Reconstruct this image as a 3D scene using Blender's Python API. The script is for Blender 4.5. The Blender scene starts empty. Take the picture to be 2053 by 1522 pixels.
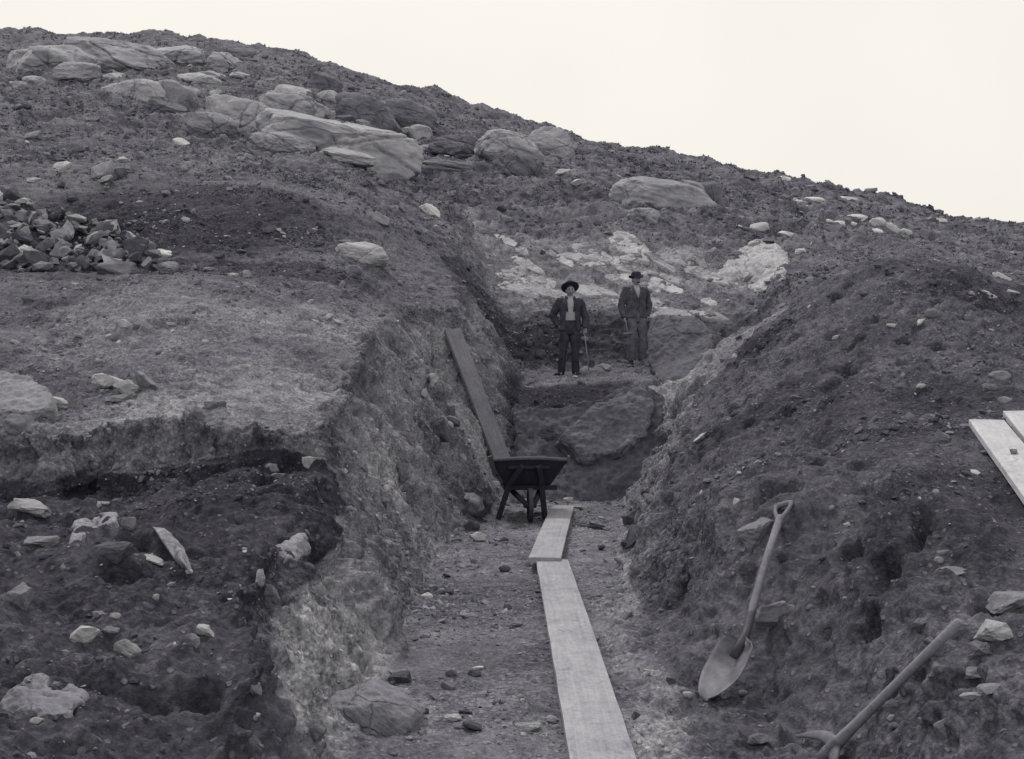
import bpy, bmesh, math, random
import numpy as np
from mathutils import Vector, Matrix, Euler, Quaternion

random.seed(7)
RNG = np.random.default_rng(11)
SC = bpy.context.scene
COL = SC.collection
R = math.radians

# ------------------------------------------------------------------ camera
CH = 1.55            # camera height above the trench floor
F = 2201.0           # focal length in pixels of the 2053 px wide photograph
cam = bpy.data.cameras.new("camera")
cam.sensor_width = 36.0
cam.lens = 36.0 * F / 2053.0
cam.clip_start = 0.05
cam.clip_end = 2000
co = bpy.data.objects.new("camera", cam)
COL.objects.link(co)
co.location = (0, 0, CH)
co.rotation_euler = (R(90), 0, 0)
SC.camera = co

# ------------------------------------------------------------------ sky, sun, exposure
SUN_EL, SUN_AZ = R(56), R(-24)        # azimuth from +Y towards +X
wd = bpy.data.worlds.new("World")
SC.world = wd
wd.use_nodes = True
nt = wd.node_tree
bg = nt.nodes["Background"]
sky = nt.nodes.new("ShaderNodeTexSky")
sky.sky_type = 'NISHITA'
sky.sun_disc = False
sky.sun_elevation = SUN_EL
sky.sun_rotation = SUN_AZ
sky.dust_density = 5.0
bw = nt.nodes.new("ShaderNodeRGBToBW")
nt.links.new(sky.outputs[0], bw.inputs[0])
mx = nt.nodes.new("ShaderNodeMix")
mx.data_type = 'RGBA'
mx.inputs['Factor'].default_value = 0.9
nt.links.new(bw.outputs[0], mx.inputs['A'])
mx.inputs['B'].default_value = (9.5, 9.5, 9.5, 1)     # overcast: an even bright cloud sheet
tint = nt.nodes.new("ShaderNodeMix")
tint.data_type = 'RGBA'
tint.blend_type = 'MULTIPLY'
tint.inputs['Factor'].default_value = 1
tint.inputs['B'].default_value = (1.02, 0.983, 0.905, 1)
wn_ = nt.nodes.new("ShaderNodeTexNoise")             # thin unevenness of the cloud sheet
wn_.inputs['Scale'].default_value = 1.6
wn_.inputs['Detail'].default_value = 5
wtc = nt.nodes.new("ShaderNodeTexCoord")
nt.links.new(wtc.outputs['Generated'], wn_.inputs['Vector'])
wmr = nt.nodes.new("ShaderNodeMapRange")
wmr.inputs['From Min'].default_value = 0.3; wmr.inputs['From Max'].default_value = 0.7
wmr.inputs['To Min'].default_value = 0.93; wmr.inputs['To Max'].default_value = 1.05
nt.links.new(wn_.outputs['Fac'], wmr.inputs['Value'])
wvm = nt.nodes.new("ShaderNodeVectorMath"); wvm.operation = 'SCALE'
nt.links.new(mx.outputs['Result'], wvm.inputs[0]); nt.links.new(wmr.outputs[0], wvm.inputs['Scale'])
nt.links.new(wvm.outputs[0], tint.inputs['A'])
nt.links.new(tint.outputs['Result'], bg.inputs['Color'])
bg.inputs['Strength'].default_value = 0.1

sl = bpy.data.lights.new("sun", 'SUN')
sl.energy = 1.5
sl.angle = R(10)
sl.color = (1, 0.96, 0.9)
so = bpy.data.objects.new("sun", sl)
COL.objects.link(so)
sd = Vector((math.sin(SUN_AZ) * math.cos(SUN_EL), math.cos(SUN_AZ) * math.cos(SUN_EL), math.sin(SUN_EL)))
so.rotation_euler = sd.to_track_quat('Z', 'Y').to_euler()
so.location = (0, 0, 60)
SC.view_settings.view_transform = 'Standard'
SC.view_settings.look = 'None'
SC.view_settings.exposure = 0.0
SC.view_settings.gamma = 1.0

# ------------------------------------------------------------------ helpers
def tag(o, label=None, cat=None, group=None, kind=None):
    if label: o["label"] = label
    if cat: o["category"] = cat
    if group: o["group"] = group
    if kind: o["kind"] = kind
    return o

def empty(name, loc, rz=0.0):
    o = bpy.data.objects.new(name, None)
    COL.objects.link(o)
    o.location = loc
    o.rotation_euler = (0, 0, rz)
    o.empty_display_size = 0.1
    return o

def mesh_np(name, v, f, smooth=False):
    v = np.ascontiguousarray(v, dtype=np.float32)
    f = np.ascontiguousarray(f, dtype=np.int32)
    k = f.shape[1]
    me = bpy.data.meshes.new(name)
    me.vertices.add(len(v))
    me.vertices.foreach_set('co', v.ravel())
    me.loops.add(f.size)
    me.loops.foreach_set('vertex_index', f.ravel())
    me.polygons.add(len(f))
    me.polygons.foreach_set('loop_start', np.arange(0, f.size, k, dtype=np.int32))
    me.update(calc_edges=True)
    me.polygons.foreach_set('use_smooth', np.full(len(f), smooth, dtype=bool))
    return me

def link(name, me, mat, parent=None):
    o = bpy.data.objects.new(name, me)
    COL.objects.link(o)
    if mat is not None:
        me.materials.clear()
        me.materials.append(mat)
    if parent is not None:
        o.parent = parent
    return o

# gradient noise, vectorised
_P = np.random.default_rng(3).permutation(256)
_P = np.concatenate([_P, _P, _P]).astype(np.int32)
_G = np.random.default_rng(4).normal(size=(256, 3))
_G = (_G / np.linalg.norm(_G, axis=1)[:, None]).astype(np.float32)

def perlin(x, y, z):
    x = np.asarray(x, np.float32); y = np.asarray(y, np.float32); z = np.asarray(z, np.float32)
    x, y, z = np.broadcast_arrays(x, y, z)
    xi = np.floor(x).astype(np.int32); yi = np.floor(y).astype(np.int32); zi = np.floor(z).astype(np.int32)
    fx = x - xi; fy = y - yi; fz = z - zi
    xi &= 255; yi &= 255; zi &= 255
    u = fx * fx * fx * (fx * (fx * 6 - 15) + 10)
    v = fy * fy * fy * (fy * (fy * 6 - 15) + 10)
    w = fz * fz * fz * (fz * (fz * 6 - 15) + 10)
    def c(a, b, d):
        h = _P[_P[_P[xi + a] + yi + b] + zi + d] & 255
        g = _G[h]
        return g[..., 0] * (fx - a) + g[..., 1] * (fy - b) + g[..., 2] * (fz - d)
    x00 = c(0, 0, 0); x00 = x00 + u * (c(1, 0, 0) - x00)
    x10 = c(0, 1, 0); x10 = x10 + u * (c(1, 1, 0) - x10)
    x01 = c(0, 0, 1); x01 = x01 + u * (c(1, 0, 1) - x01)
    x11 = c(0, 1, 1); x11 = x11 + u * (c(1, 1, 1) - x11)
    y0 = x00 + v * (x10 - x00)
    y1 = x01 + v * (x11 - x01)
    return (y0 + w * (y1 - y0)) * 1.5

def fbm(x, y, z, octs, gain=0.5):
    s = 0; a = 1.0; k = 1.0
    for i in range(octs):
        s = s + a * perlin(x * k + 17.3 * i, y * k + 5.1 * i, z * k + 9.7 * i)
        a *= gain; k *= 2.03
    return s

def sstep(a, b, x):
    t = np.clip((x - a) / (b - a), 0, 1)
    return t * t * (3 - 2 * t)

def smin(a, b, k):
    h = np.clip(0.5 + 0.5 * (b - a) / k, 0, 1)
    return b + (a - b) * h - k * h * (1 - h)

def smax(a, b, k):
    return -smin(-a, -b, k)

# ------------------------------------------------------------------ materials
def new_mat(name):
    m = bpy.data.materials.new(name)
    m.use_nodes = True
    b = m.node_tree.nodes["Principled BSDF"]
    b.inputs['Roughness'].default_value = 0.9
    b.inputs['Specular IOR Level'].default_value = 0.15
    return m, m.node_tree, b

def N(nt, typ, **kw):
    n = nt.nodes.new(typ)
    for k, v in kw.items():
        if k in n.inputs: n.inputs[k].default_value = v
        else: setattr(n, k, v)
    return n

def math_node(nt, op, a, b=None, clamp=False):
    n = nt.nodes.new("ShaderNodeMath")
    n.operation = op
    n.use_clamp = clamp
    for i, s in enumerate((a, b)):
        if s is None: continue
        if isinstance(s, (int, float)): n.inputs[i].default_value = s
        else: nt.links.new(s, n.inputs[i])
    return n.outputs[0]

def ramp(nt, src, lo, hi, a, b):
    n = nt.nodes.new("ShaderNodeMapRange")
    nt.links.new(src, n.inputs['Value'])
    n.inputs['From Min'].default_value = lo
    n.inputs['From Max'].default_value = hi
    n.inputs['To Min'].default_value = a
    n.inputs['To Max'].default_value = b
    return n.outputs[0]

def noise(nt, vec, scale, detail=4, rough=0.6, dist=0.0):
    n = N(nt, "ShaderNodeTexNoise", Scale=scale, Detail=detail, Roughness=rough, Distortion=dist)
    nt.links.new(vec, n.inputs['Vector'])
    return n.outputs['Fac']

def tinted(nt, val):
    """grey value -> the cool grey of the print (pigment colour)"""
    c = nt.nodes.new("ShaderNodeCombineColor")
    nt.links.new(math_node(nt, 'ADD', math_node(nt, 'MULTIPLY', val, 0.955), 0.0010), c.inputs[0])
    nt.links.new(math_node(nt, 'MULTIPLY', val, 0.966), c.inputs[1])
    bb = math_node(nt, 'ADD', math_node(nt, 'MULTIPLY', val, 1.17), 0.010)
    bb = math_node(nt, 'SUBTRACT', bb, math_node(nt, 'MULTIPLY', math_node(nt, 'MULTIPLY', val, val), 0.27))
    nt.links.new(bb, c.inputs[2])
    return c.outputs[0]

def bump(nt, b, h, strength, dist):
    n = N(nt, "ShaderNodeBump", Strength=strength, Distance=dist)
    nt.links.new(h, n.inputs['Height'])
    nt.links.new(n.outputs[0], b.inputs['Normal'])

def ground_material():
    m, nt, b = new_mat("earth")
    tc = nt.nodes.new("ShaderNodeTexCoord").outputs['Object']
    at = nt.nodes.new("ShaderNodeAttribute"); at.attribute_name = "zone"
    sep = nt.nodes.new("ShaderNodeSeparateColor")
    nt.links.new(at.outputs['Color'], sep.inputs[0])
    sub, heath, dark = sep.outputs[0], sep.outputs[1], sep.outputs[2]
    # pale till, dark topsoil and painted shade, heath
    v = math_node(nt, 'ADD', 0.140, math_node(nt, 'MULTIPLY', sub, 0.250))
    v = math_node(nt, 'MULTIPLY', v, ramp(nt, dark, 0, 1, 1.0, 0.23))
    n1 = noise(nt, tc, 0.7, 6, 0.65)
    n2 = noise(nt, tc, 6.0, 8, 0.72)
    n3 = noise(nt, tc, 38.0, 5, 0.7)
    v = math_node(nt, 'MULTIPLY', v, ramp(nt, n1, 0.3, 0.7, 0.55, 1.45))
    k2 = math_node(nt, 'MULTIPLY', math_node(nt, 'SUBTRACT', ramp(nt, n2, 0.32, 0.68, 0.58, 1.42), 1.0), ramp(nt, at.outputs['Alpha'], 0, 1, 1.0, 0.5))
    v = math_node(nt, 'MULTIPLY', v, math_node(nt, 'ADD', k2, 1.0))
    v = math_node(nt, 'MULTIPLY', v, ramp(nt, n3, 0.32, 0.68, 0.72, 1.3))
    # crumbs: every clod of soil has its own tone
    wz = at.outputs['Alpha']
    drift = ramp(nt, noise(nt, tc, 1.3, 5, 0.65, 0.6), 0.38, 0.66, 0.35, 1.15)
    def swing(src, a0, a1, lo, hi, k):
        return math_node(nt, 'MAXIMUM', math_node(nt, 'ADD', math_node(nt, 'MULTIPLY', math_node(nt, 'SUBTRACT', ramp(nt, src, a0, a1, lo, hi), 1.0), k), 1.0), 0.2)
    for sc_, lo_, hi_ in ((7.0, 0.92, 1.08), (24.0, 0.86, 1.14), (58.0, 0.68, 1.32)):
        vc = N(nt, "ShaderNodeTexVoronoi", Scale=sc_); nt.links.new(tc, vc.inputs['Vector'])
        sc2 = nt.nodes.new("ShaderNodeSeparateColor"); nt.links.new(vc.outputs['Color'], sc2.inputs[0])
        v = math_node(nt, 'MULTIPLY', v, swing(sc2.outputs[1], 0, 1, lo_, hi_, drift))
        if sc_ > 20:
            v = math_node(nt, 'MULTIPLY', v, swing(vc.outputs['Distance'], 0.45, 0.75, 1.0, 0.72, drift))  # paints shade into the gaps between crumbs
        if sc_ == 24.0: crumb = math_node(nt, 'MULTIPLY', vc.outputs['Distance'], drift)
    # pale grit
    vo = N(nt, "ShaderNodeTexVoronoi", Scale=26.0); nt.links.new(tc, vo.inputs['Vector'])
    wn = N(nt, "ShaderNodeSeparateColor"); nt.links.new(vo.outputs['Color'], wn.inputs[0])
    g = math_node(nt, 'MULTIPLY', math_node(nt, 'GREATER_THAN', wn.outputs[0], 0.86), ramp(nt, vo.outputs['Distance'], 0.25, 0.4, 1, 0))
    g = math_node(nt, 'MAXIMUM', g, 0.0)
    v = math_node(nt, 'ADD', v, math_node(nt, 'MULTIPLY', g, 0.11))
    mpw = nt.nodes.new("ShaderNodeMapping"); mpw.inputs['Scale'].default_value = (2.2, 5.5, 0.9); mpw.inputs['Rotation'].default_value = (R(28), 0, 0)
    nt.links.new(tc, mpw.inputs['Vector'])
    ns = noise(nt, mpw.outputs[0], 2.2, 7, 0.7, 0.5)
    v = math_node(nt, 'MULTIPLY', v, ramp(nt, math_node(nt, 'MULTIPLY', math_node(nt, 'SUBTRACT', ns, 0.5), wz), -0.2, 0.2, 0.68, 1.34))
    # heath: lighter lichen flecks between dark heather
    hn = noise(nt, tc, 2.2, 9, 0.75)
    fl = math_node(nt, 'MULTIPLY', ramp(nt, hn, 0.5, 0.66, 0, 0.13), heath)
    v = math_node(nt, 'ADD', v, math_node(nt, 'MAXIMUM', fl, 0.0))
    v = math_node(nt, 'MAXIMUM', v, 0.012)
    nt.links.new(tinted(nt, v), b.inputs['Base Color'])
    h = math_node(nt, 'ADD', math_node(nt, 'MULTIPLY', n2, 0.7), math_node(nt, 'MULTIPLY', n3, 0.3))
    h = math_node(nt, 'ADD', h, math_node(nt, 'MULTIPLY', g, 0.25))
    h = math_node(nt, 'SUBTRACT', h, math_node(nt, 'MULTIPLY', crumb, 0.22))
    bump(nt, b, h, 1.0, 0.06)
    return m

def stone_material(name, val, contrast=1.0, scale=3.0, spots=0.0, joints=0.0):
    m, nt, b = new_mat(name)
    tc = nt.nodes.new("ShaderNodeTexCoord").outputs['Object']
    oi = nt.nodes.new("ShaderNodeObjectInfo")
    add = nt.nodes.new("ShaderNodeVectorMath"); add.operation = 'ADD'
    nt.links.new(tc, add.inputs[0])
    cx = nt.nodes.new("ShaderNodeCombineXYZ")
    nt.links.new(math_node(nt, 'MULTIPLY', oi.outputs['Random'], 50), cx.inputs[0])
    nt.links.new(cx.outputs[0], add.inputs[1])
    vec = add.outputs[0]
    v = math_node(nt, 'MULTIPLY', ramp(nt, oi.outputs['Random'], 0, 1, 0.78, 1.2), val)
    n1 = noise(nt, vec, scale, 6, 0.65, 0.4)
    n2 = noise(nt, vec, scale * 9, 6, 0.7)
    v = math_node(nt, 'MULTIPLY', v, ramp(nt, n1, 0.3, 0.7, 1 - 0.38 * contrast, 1 + 0.38 * contrast))
    v = math_node(nt, 'MULTIPLY', v, ramp(nt, n2, 0.3, 0.7, 1 - 0.28 * contrast, 1 + 0.28 * contrast))
    if spots:
        n3 = noise(nt, vec, scale * 2.3, 8, 0.8, 1.0)
        v = math_node(nt, 'MULTIPLY', v, ramp(nt, n3, 0.42, 0.6, 1, 1 - spots))
    h = math_node(nt, 'ADD', n1, math_node(nt, 'MULTIPLY', n2, 0.5))
    if joints:
        # moss-filled joints splitting the rock
        wv = nt.nodes.new("ShaderNodeVectorMath"); wv.operation = 'MULTIPLY_ADD'
        nz = N(nt, "ShaderNodeTexNoise", Scale=2.5, Detail=4)
        nt.links.new(vec, nz.inputs['Vector']); nt.links.new(nz.outputs['Color'], wv.inputs[0])
        wv.inputs[1].default_value = (0.22, 0.22, 0.22); nt.links.new(vec, wv.inputs[2])
        vo = N(nt, "ShaderNodeTexVoronoi", Scale=joints); vo.feature = 'DISTANCE_TO_EDGE'
        nt.links.new(wv.outputs[0], vo.inputs['Vector'])
        j = ramp(nt, vo.outputs['Distance'], 0.003, 0.014, 0.0, 1.0)
        v = math_node(nt, 'MULTIPLY', v, ramp(nt, j, 0, 1, 0.72, 1.0))
        h = math_node(nt, 'ADD', h, math_node(nt, 'MULTIPLY', j, 0.7))
        mp = nt.nodes.new("ShaderNodeMapping"); mp.inputs['Scale'].default_value = (3, 3, 34); mp.inputs['Rotation'].default_value = (0.15, 0.3, 0)
        nt.links.new(vec, mp.inputs['Vector'])
        gl = noise(nt, mp.outputs[0], 1.0, 5, 0.6)
        v = math_node(nt, 'MULTIPLY', v, ramp(nt, gl, 0.35, 0.65, 0.96, 1.04))
    v = math_node(nt, 'MAXIMUM', v, 0.02)
    nt.links.new(tinted(nt, v), b.inputs['Base Color'])
    bump(nt, b, h, 0.6, 0.05)
    return m

def wood_material(name, val, grain=1.0):
    """boards: grain runs along local Y"""
    m, nt, b = new_mat(name)
    tc = nt.nodes.new("ShaderNodeTexCoord").outputs['Object']
    mp = nt.nodes.new("ShaderNodeMapping")
    mp.inputs['Scale'].default_value = (22, 0.9, 22)
    nt.links.new(tc, mp.inputs['Vector'])
    n1 = noise(nt, mp.outputs[0], 1.6, 6, 0.65, 0.6)
    n2 = noise(nt, tc, 3.2, 7, 0.7)
    n3 = noise(nt, tc, 45, 3, 0.6)
    v = math_node(nt, 'MULTIPLY', ramp(nt, n1, 0.3, 0.7, 1 - 0.16 * grain, 1 + 0.14 * grain), val)
    v = math_node(nt, 'MULTIPLY', v, ramp(nt, n2, 0.3, 0.7, 0.78, 1.16))
    v = math_node(nt, 'MULTIPLY', v, ramp(nt, n3, 0.3, 0.7, 0.88, 1.12))
    # mud scuffs
    n4 = noise(nt, tc, 5.0, 10, 0.82, 0.8)
    v = math_node(nt, 'MULTIPLY', v, ramp(nt, n4, 0.54, 0.68, 1.0, 0.5))
    n5 = noise(nt, tc, 90, 2, 0.5)
    v = math_node(nt, 'MULTIPLY', v, ramp(nt, n5, 0.66, 0.72, 1.0, 0.45))
    v = math_node(nt, 'MAXIMUM', v, 0.02)
    nt.links.new(tinted(nt, v), b.inputs['Base Color'])
    bump(nt, b, n1, 0.35, 0.004)
    return m

def plain_material(name, val, rough=0.9, var=0.25, scale=14.0, spec=0.15, metal=0.0):
    m, nt, b = new_mat(name)
    tc = nt.nodes.new("ShaderNodeTexCoord").outputs['Object']
    n1 = noise(nt, tc, scale, 6, 0.65)
    v = math_node(nt, 'MULTIPLY', ramp(nt, n1, 0.3, 0.7, 1 - var, 1 + var), val)
    nt.links.new(tinted(nt, v), b.inputs['Base Color'])
    b.inputs['Roughness'].default_value = rough
    b.inputs['Specular IOR Level'].default_value = spec
    b.inputs['Metallic'].default_value = metal
    bump(nt, b, n1, 0.25, 0.01)
    return m

M = {}
M['earth'] = ground_material()
M['pale'] = stone_material('pale_stone', 0.45, 0.7)
M['mid'] = stone_material('grey_stone', 0.235, 0.8)
M['dark'] = stone_material('dark_stone', 0.105, 0.9)
M['white'] = stone_material('white_stone', 0.62, 0.5)
M['speck'] = stone_material('speckled_stone', 0.30, 1.0, 4.0, 0.5)
M['outcrop'] = stone_material('outcrop_rock', 0.355, 0.6, 2.6, 0.2, 0.8)
M['outcrop_pale'] = stone_material('pale_outcrop_rock', 0.42, 0.6, 2.6, 0.15, 0.8)
M['outcrop_dark'] = stone_material('dark_outcrop_rock', 0.165, 0.7, 2.6, 0.25, 0.8)
M['pit_rock'] = stone_material('pit_rock', 0.115, 0.7, 1.6, 0.35)  # stained rock with the pit shade put into its tone
M['pit_rock_pale'] = stone_material('pit_rock_pale', 0.155, 0.8, 1.6, 0.3)  # paler copy; light on the upper slab put into the colour
M['gravel'] = stone_material('gravel_stone', 0.17, 1.0, 1.1)
M['board'] = wood_material('grey_board_wood', 0.36)
M['new_board'] = wood_material('pale_board_wood', 0.52, 0.7)
M['old_board'] = wood_material('weathered_board_wood', 0.22)
M['barrow'] = wood_material('dark_barrow_wood', 0.04)
M['barrow_rim'] = wood_material('lit_barrow_wood', 0.13)  # paler copy of the barrow wood; light catching the rim put into colour
M['handle'] = wood_material('tool_handle_wood', 0.26, 0.8)
M['shovel_wood'] = wood_material('dirty_handle_wood', 0.20, 1.0)
M['iron'] = plain_material('dull_iron', 0.16, 0.55, 0.3, 18, 0.4)
M['blade'] = plain_material('worn_steel', 0.17, 0.65, 0.55, 9, 0.35)
M['dark_iron'] = plain_material('dark_iron', 0.05, 0.6, 0.3, 18, 0.3)
M['skin'] = plain_material('skin', 0.27, 0.7, 0.1, 20, 0.2)
M['hair'] = plain_material('hair', 0.04, 0.8)
M['felt'] = plain_material('dark_felt', 0.035, 0.95, 0.15)
M['jacket_a'] = plain_material('dark_wool_jacket', 0.062, 0.95, 0.55, 7)
M['jacket_b'] = plain_material('grey_wool_jacket', 0.085, 0.95, 0.55, 7)
M['shirt'] = plain_material('pale_shirt', 0.38, 0.9, 0.12, 9)
M['trousers_a'] = plain_material('dark_trousers', 0.045, 0.95, 0.55, 7)
M['trousers_b'] = plain_material('grey_trousers', 0.13, 0.95, 0.55, 7)
M['boot'] = plain_material('dark_boot_leather', 0.035, 0.7, 0.3)
M['heath'] = plain_material('heather', 0.17, 0.95, 0.6, 1.3)
M['root'] = plain_material('dark_root_turf', 0.045, 0.95, 0.4, 3)

# ------------------------------------------------------------------ the ground
# control points of the uncut surface: photo direction (u, v) and distance d
CP = [
 (15,900,7.2),(15,845,7.7),(15,750,8.9),(15,640,11),(15,560,13),(15,542,14.6),(15,400,17.2),(15,335,20),(15,270,27),(15,180,40),(15,100,58),(15,66,72),(15,170,110),
 (160,886,7.3),(160,760,8.9),(160,640,11),(160,560,12.9),(160,545,14.6),(160,420,16.8),(160,350,20),(160,275,27),
 (300,866,7.4),(300,735,9.2),(300,620,11),(300,557,12.5),(300,548,14.5),(300,470,16),(300,400,17.5),(300,350,20.5),(300,280,28),(300,190,42),(300,120,56),(300,73,70),(300,176,110),
 (500,838,8.0),(500,680,10.3),(500,590,12.3),(500,553,13.5),(500,535,15),(500,450,16.5),(500,378,18.3),(500,345,22),(500,290,30),(500,230,40),(500,150,52),(500,92,66),(500,196,110),
 (700,785,9.5),(700,680,11.5),(700,590,13.5),(700,545,15),(700,510,16.5),(700,425,18.5),(700,375,22),(700,320,30),(700,250,42),(700,190,52),(700,147,64),(700,252,110),
 (850,590,16.3),(850,525,18),(850,482,20),(850,425,24),(850,365,31),(850,290,42),(850,230,52),(850,187,62),(850,292,110),
 (940,475,23),(1000,441,26),(1026,380,31),(1026,310,42),(1026,270,50),(1026,240,60),(1026,345,110),
 (1200,441,26),(1200,390,31),(1200,340,42),(1200,312,50),(1200,291,58),(1200,396,110),
 (1400,478,25),(1400,420,30),(1400,370,42),(1400,342,50),(1400,322,57),(1400,428,110),
 (1590,500,25),(1600,440,31),(1600,407,42),(1600,367,55),(1600,460,110),
 (1800,490,26),(1800,455,33),(1800,437,42),(1800,410,54),(1800,504,110),
 (1950,520,24),(1950,480,33),(1950,467,42),(1950,454,52),(1950,548,110),
 (2040,560,21),(2040,500,32),(2040,472,42),(2040,450,52),(2040,544,110),
 # right spoil mound
 (1850,527,12.6),(1720,542,13),(1600,618,13.3),(1500,700,13.2),(1450,655,16.5),(1520,635,18),(1590,560,21),
 (1850,560,16),(1850,533,19),(1700,575,17),(1650,560,20),(1980,575,12.2),(1980,580,16),
 (1850,600,10.9),(1850,700,9.3),(1850,800,8.0),(1850,950,6.3),(1850,1100,5.3),(1850,1300,4.4),(1850,1522,3.8),
 (1700,620,11.6),(1700,720,9.8),(1700,830,8.0),(1700,1000,6.5),(1700,1200,5.4),(1700,1400,4.8),(1700,1522,4.5),
 (1550,720,11.6),(1550,800,9.8),(1550,900,8.1),(1550,1000,6.8),(1550,1100,6.3),(1550,1200,6.05),(1550,1350,5.6),
 (1430,1000,7.3),(1430,900,9),(1430,800,11.8),(1430,1100,6.9),(1430,1250,6.3),(1430,1380,5.5),
 (1340,900,11),(1340,1000,9),(1340,1150,7.5),(1340,1290,6.45),(1390,790,13.6),
 (2040,615,11.2),(2040,720,9),(2040,850,7.4),(2040,1000,6),(2040,1200,4.8),(2040,1522,3.4),
 (2400,700,9),(2400,1000,5.5),(2400,1500,3.3),(2400,620,14),(2400,540,25),(2400,460,45),(2400,560,110),
 (2400,2400,2.1),(1850,2400,2.4),
 # left, outside the frame
 (-350,900,7.2),(-350,760,9),(-350,560,13),(-350,420,17),(-350,270,27),(-350,100,55),(-350,70,72),(-350,176,110),
 (-350,1300,3.2),(500,1522,3.0),(500,1100,5.4),(900,1000,5),(900,820,9),(900,640,14),(1100,1000,5),
 (1100,800,10),(1100,640,14.5),(1100,540,18),(1250,560,18),(1250,640,15),(1250,840,9),(1250,1100,5.5),
 (1300,500,22),(1100,480,22),(1450,560,20),
]
cp = np.array(CP, dtype=np.float64)
ct = (cp[:, 0] - 1026.5) / F
cq = np.log(cp[:, 2])
ce = (761 - cp[:, 1]) / F
QS = 0.42

def kern(r2):
    return np.sqrt(r2 + 0.0009)

def rbf_fit():
    n = len(cp)
    A = kern((ct[:, None] - ct[None]) ** 2 + (QS * (cq[:, None] - cq[None])) ** 2)
    A[np.diag_indices(n)] -= 0.004
    Pm = np.stack([np.ones(n), ct, cq], 1)
    Mx = np.zeros((n + 3, n + 3))
    Mx[:n, :n] = A; Mx[:n, n:] = Pm; Mx[n:, :n] = Pm.T
    return np.linalg.solve(Mx, np.concatenate([ce, np.zeros(3)]))
RW = rbf_fit()

def surf(x, y):
    """uncut surface height"""
    yy = np.maximum(y, 1.8)
    t = np.clip(x / yy, -0.9, 0.9); q = np.log(yy)
    out = np.empty(x.shape, np.float64)
    xs, ts, qs = x.ravel(), t.ravel(), q.ravel()
    o = out.ravel()
    ct32, cq32, w32 = ct.astype(np.float32), cq.astype(np.float32), RW.astype(np.float32)
    for i in range(0, xs.size, 60000):
        a = ts[i:i + 60000].astype(np.float32)[:, None]; b = qs[i:i + 60000].astype(np.float32)[:, None]
        d = (a - ct32) ** 2 + (np.float32(QS) * (b - cq32)) ** 2 + np.float32(0.0009)
        np.sqrt(d, out=d)
        o[i:i + 60000] = d @ w32[:-3]
    o += RW[-3] + RW[-2] * ts + RW[-1] * qs
    return CH + out * yy

def lut(y, pts):
    p = np.array(pts)
    return np.interp(y, p[:, 0], p[:, 1])

XL = [(-5,0.1),(1.5,-0.05),(2.3,-0.22),(3.6,-0.55),(4.5,-0.68),(6.5,-0.68),(10,-0.70),(11.2,-0.6),(12.2,-0.40),(13.4,-0.12),(14.4,0.05),(17,0.15),(19,0.2),(21,-0.1),(23,-0.45),(26,-0.9),(40,-2)]
SL = [(-5,1.4),(5,1.4),(8,1.75),(10,2.0),(14,1.75),(19,1.6),(23,1.3),(26,1.2),(40,1.2)]
XR = [(-5,1.8),(3.5,1.45),(4.5,1.15),(5.3,0.92),(8,0.86),(10,1.0),(13.7,1.42),(14.6,1.55),(15.5,2.4),(17,3.4),(18.5,4.0),(20,4.3),(22,5.0),(24,5.8),(26,6.2),(40,8)]
SR = [(-5,1.0),(5,1.1),(8,1.5),(11,1.6),(14,1.5),(16,1.5),(18,1.5),(20,1.4),(24,1.3),(40,1)]
FL = [(-5,0),(14.35,0),(14.55,0.35),(14.9,0.8),(15.5,1.2),(16.2,1.38),(17,1.48),(18.5,1.57),(20.2,1.72),(20.55,2.0),(20.9,2.55),(21.4,2.92),(23.5,4.02),(26,5.28),(27,6.2),(30,12),(60,60)]

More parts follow.
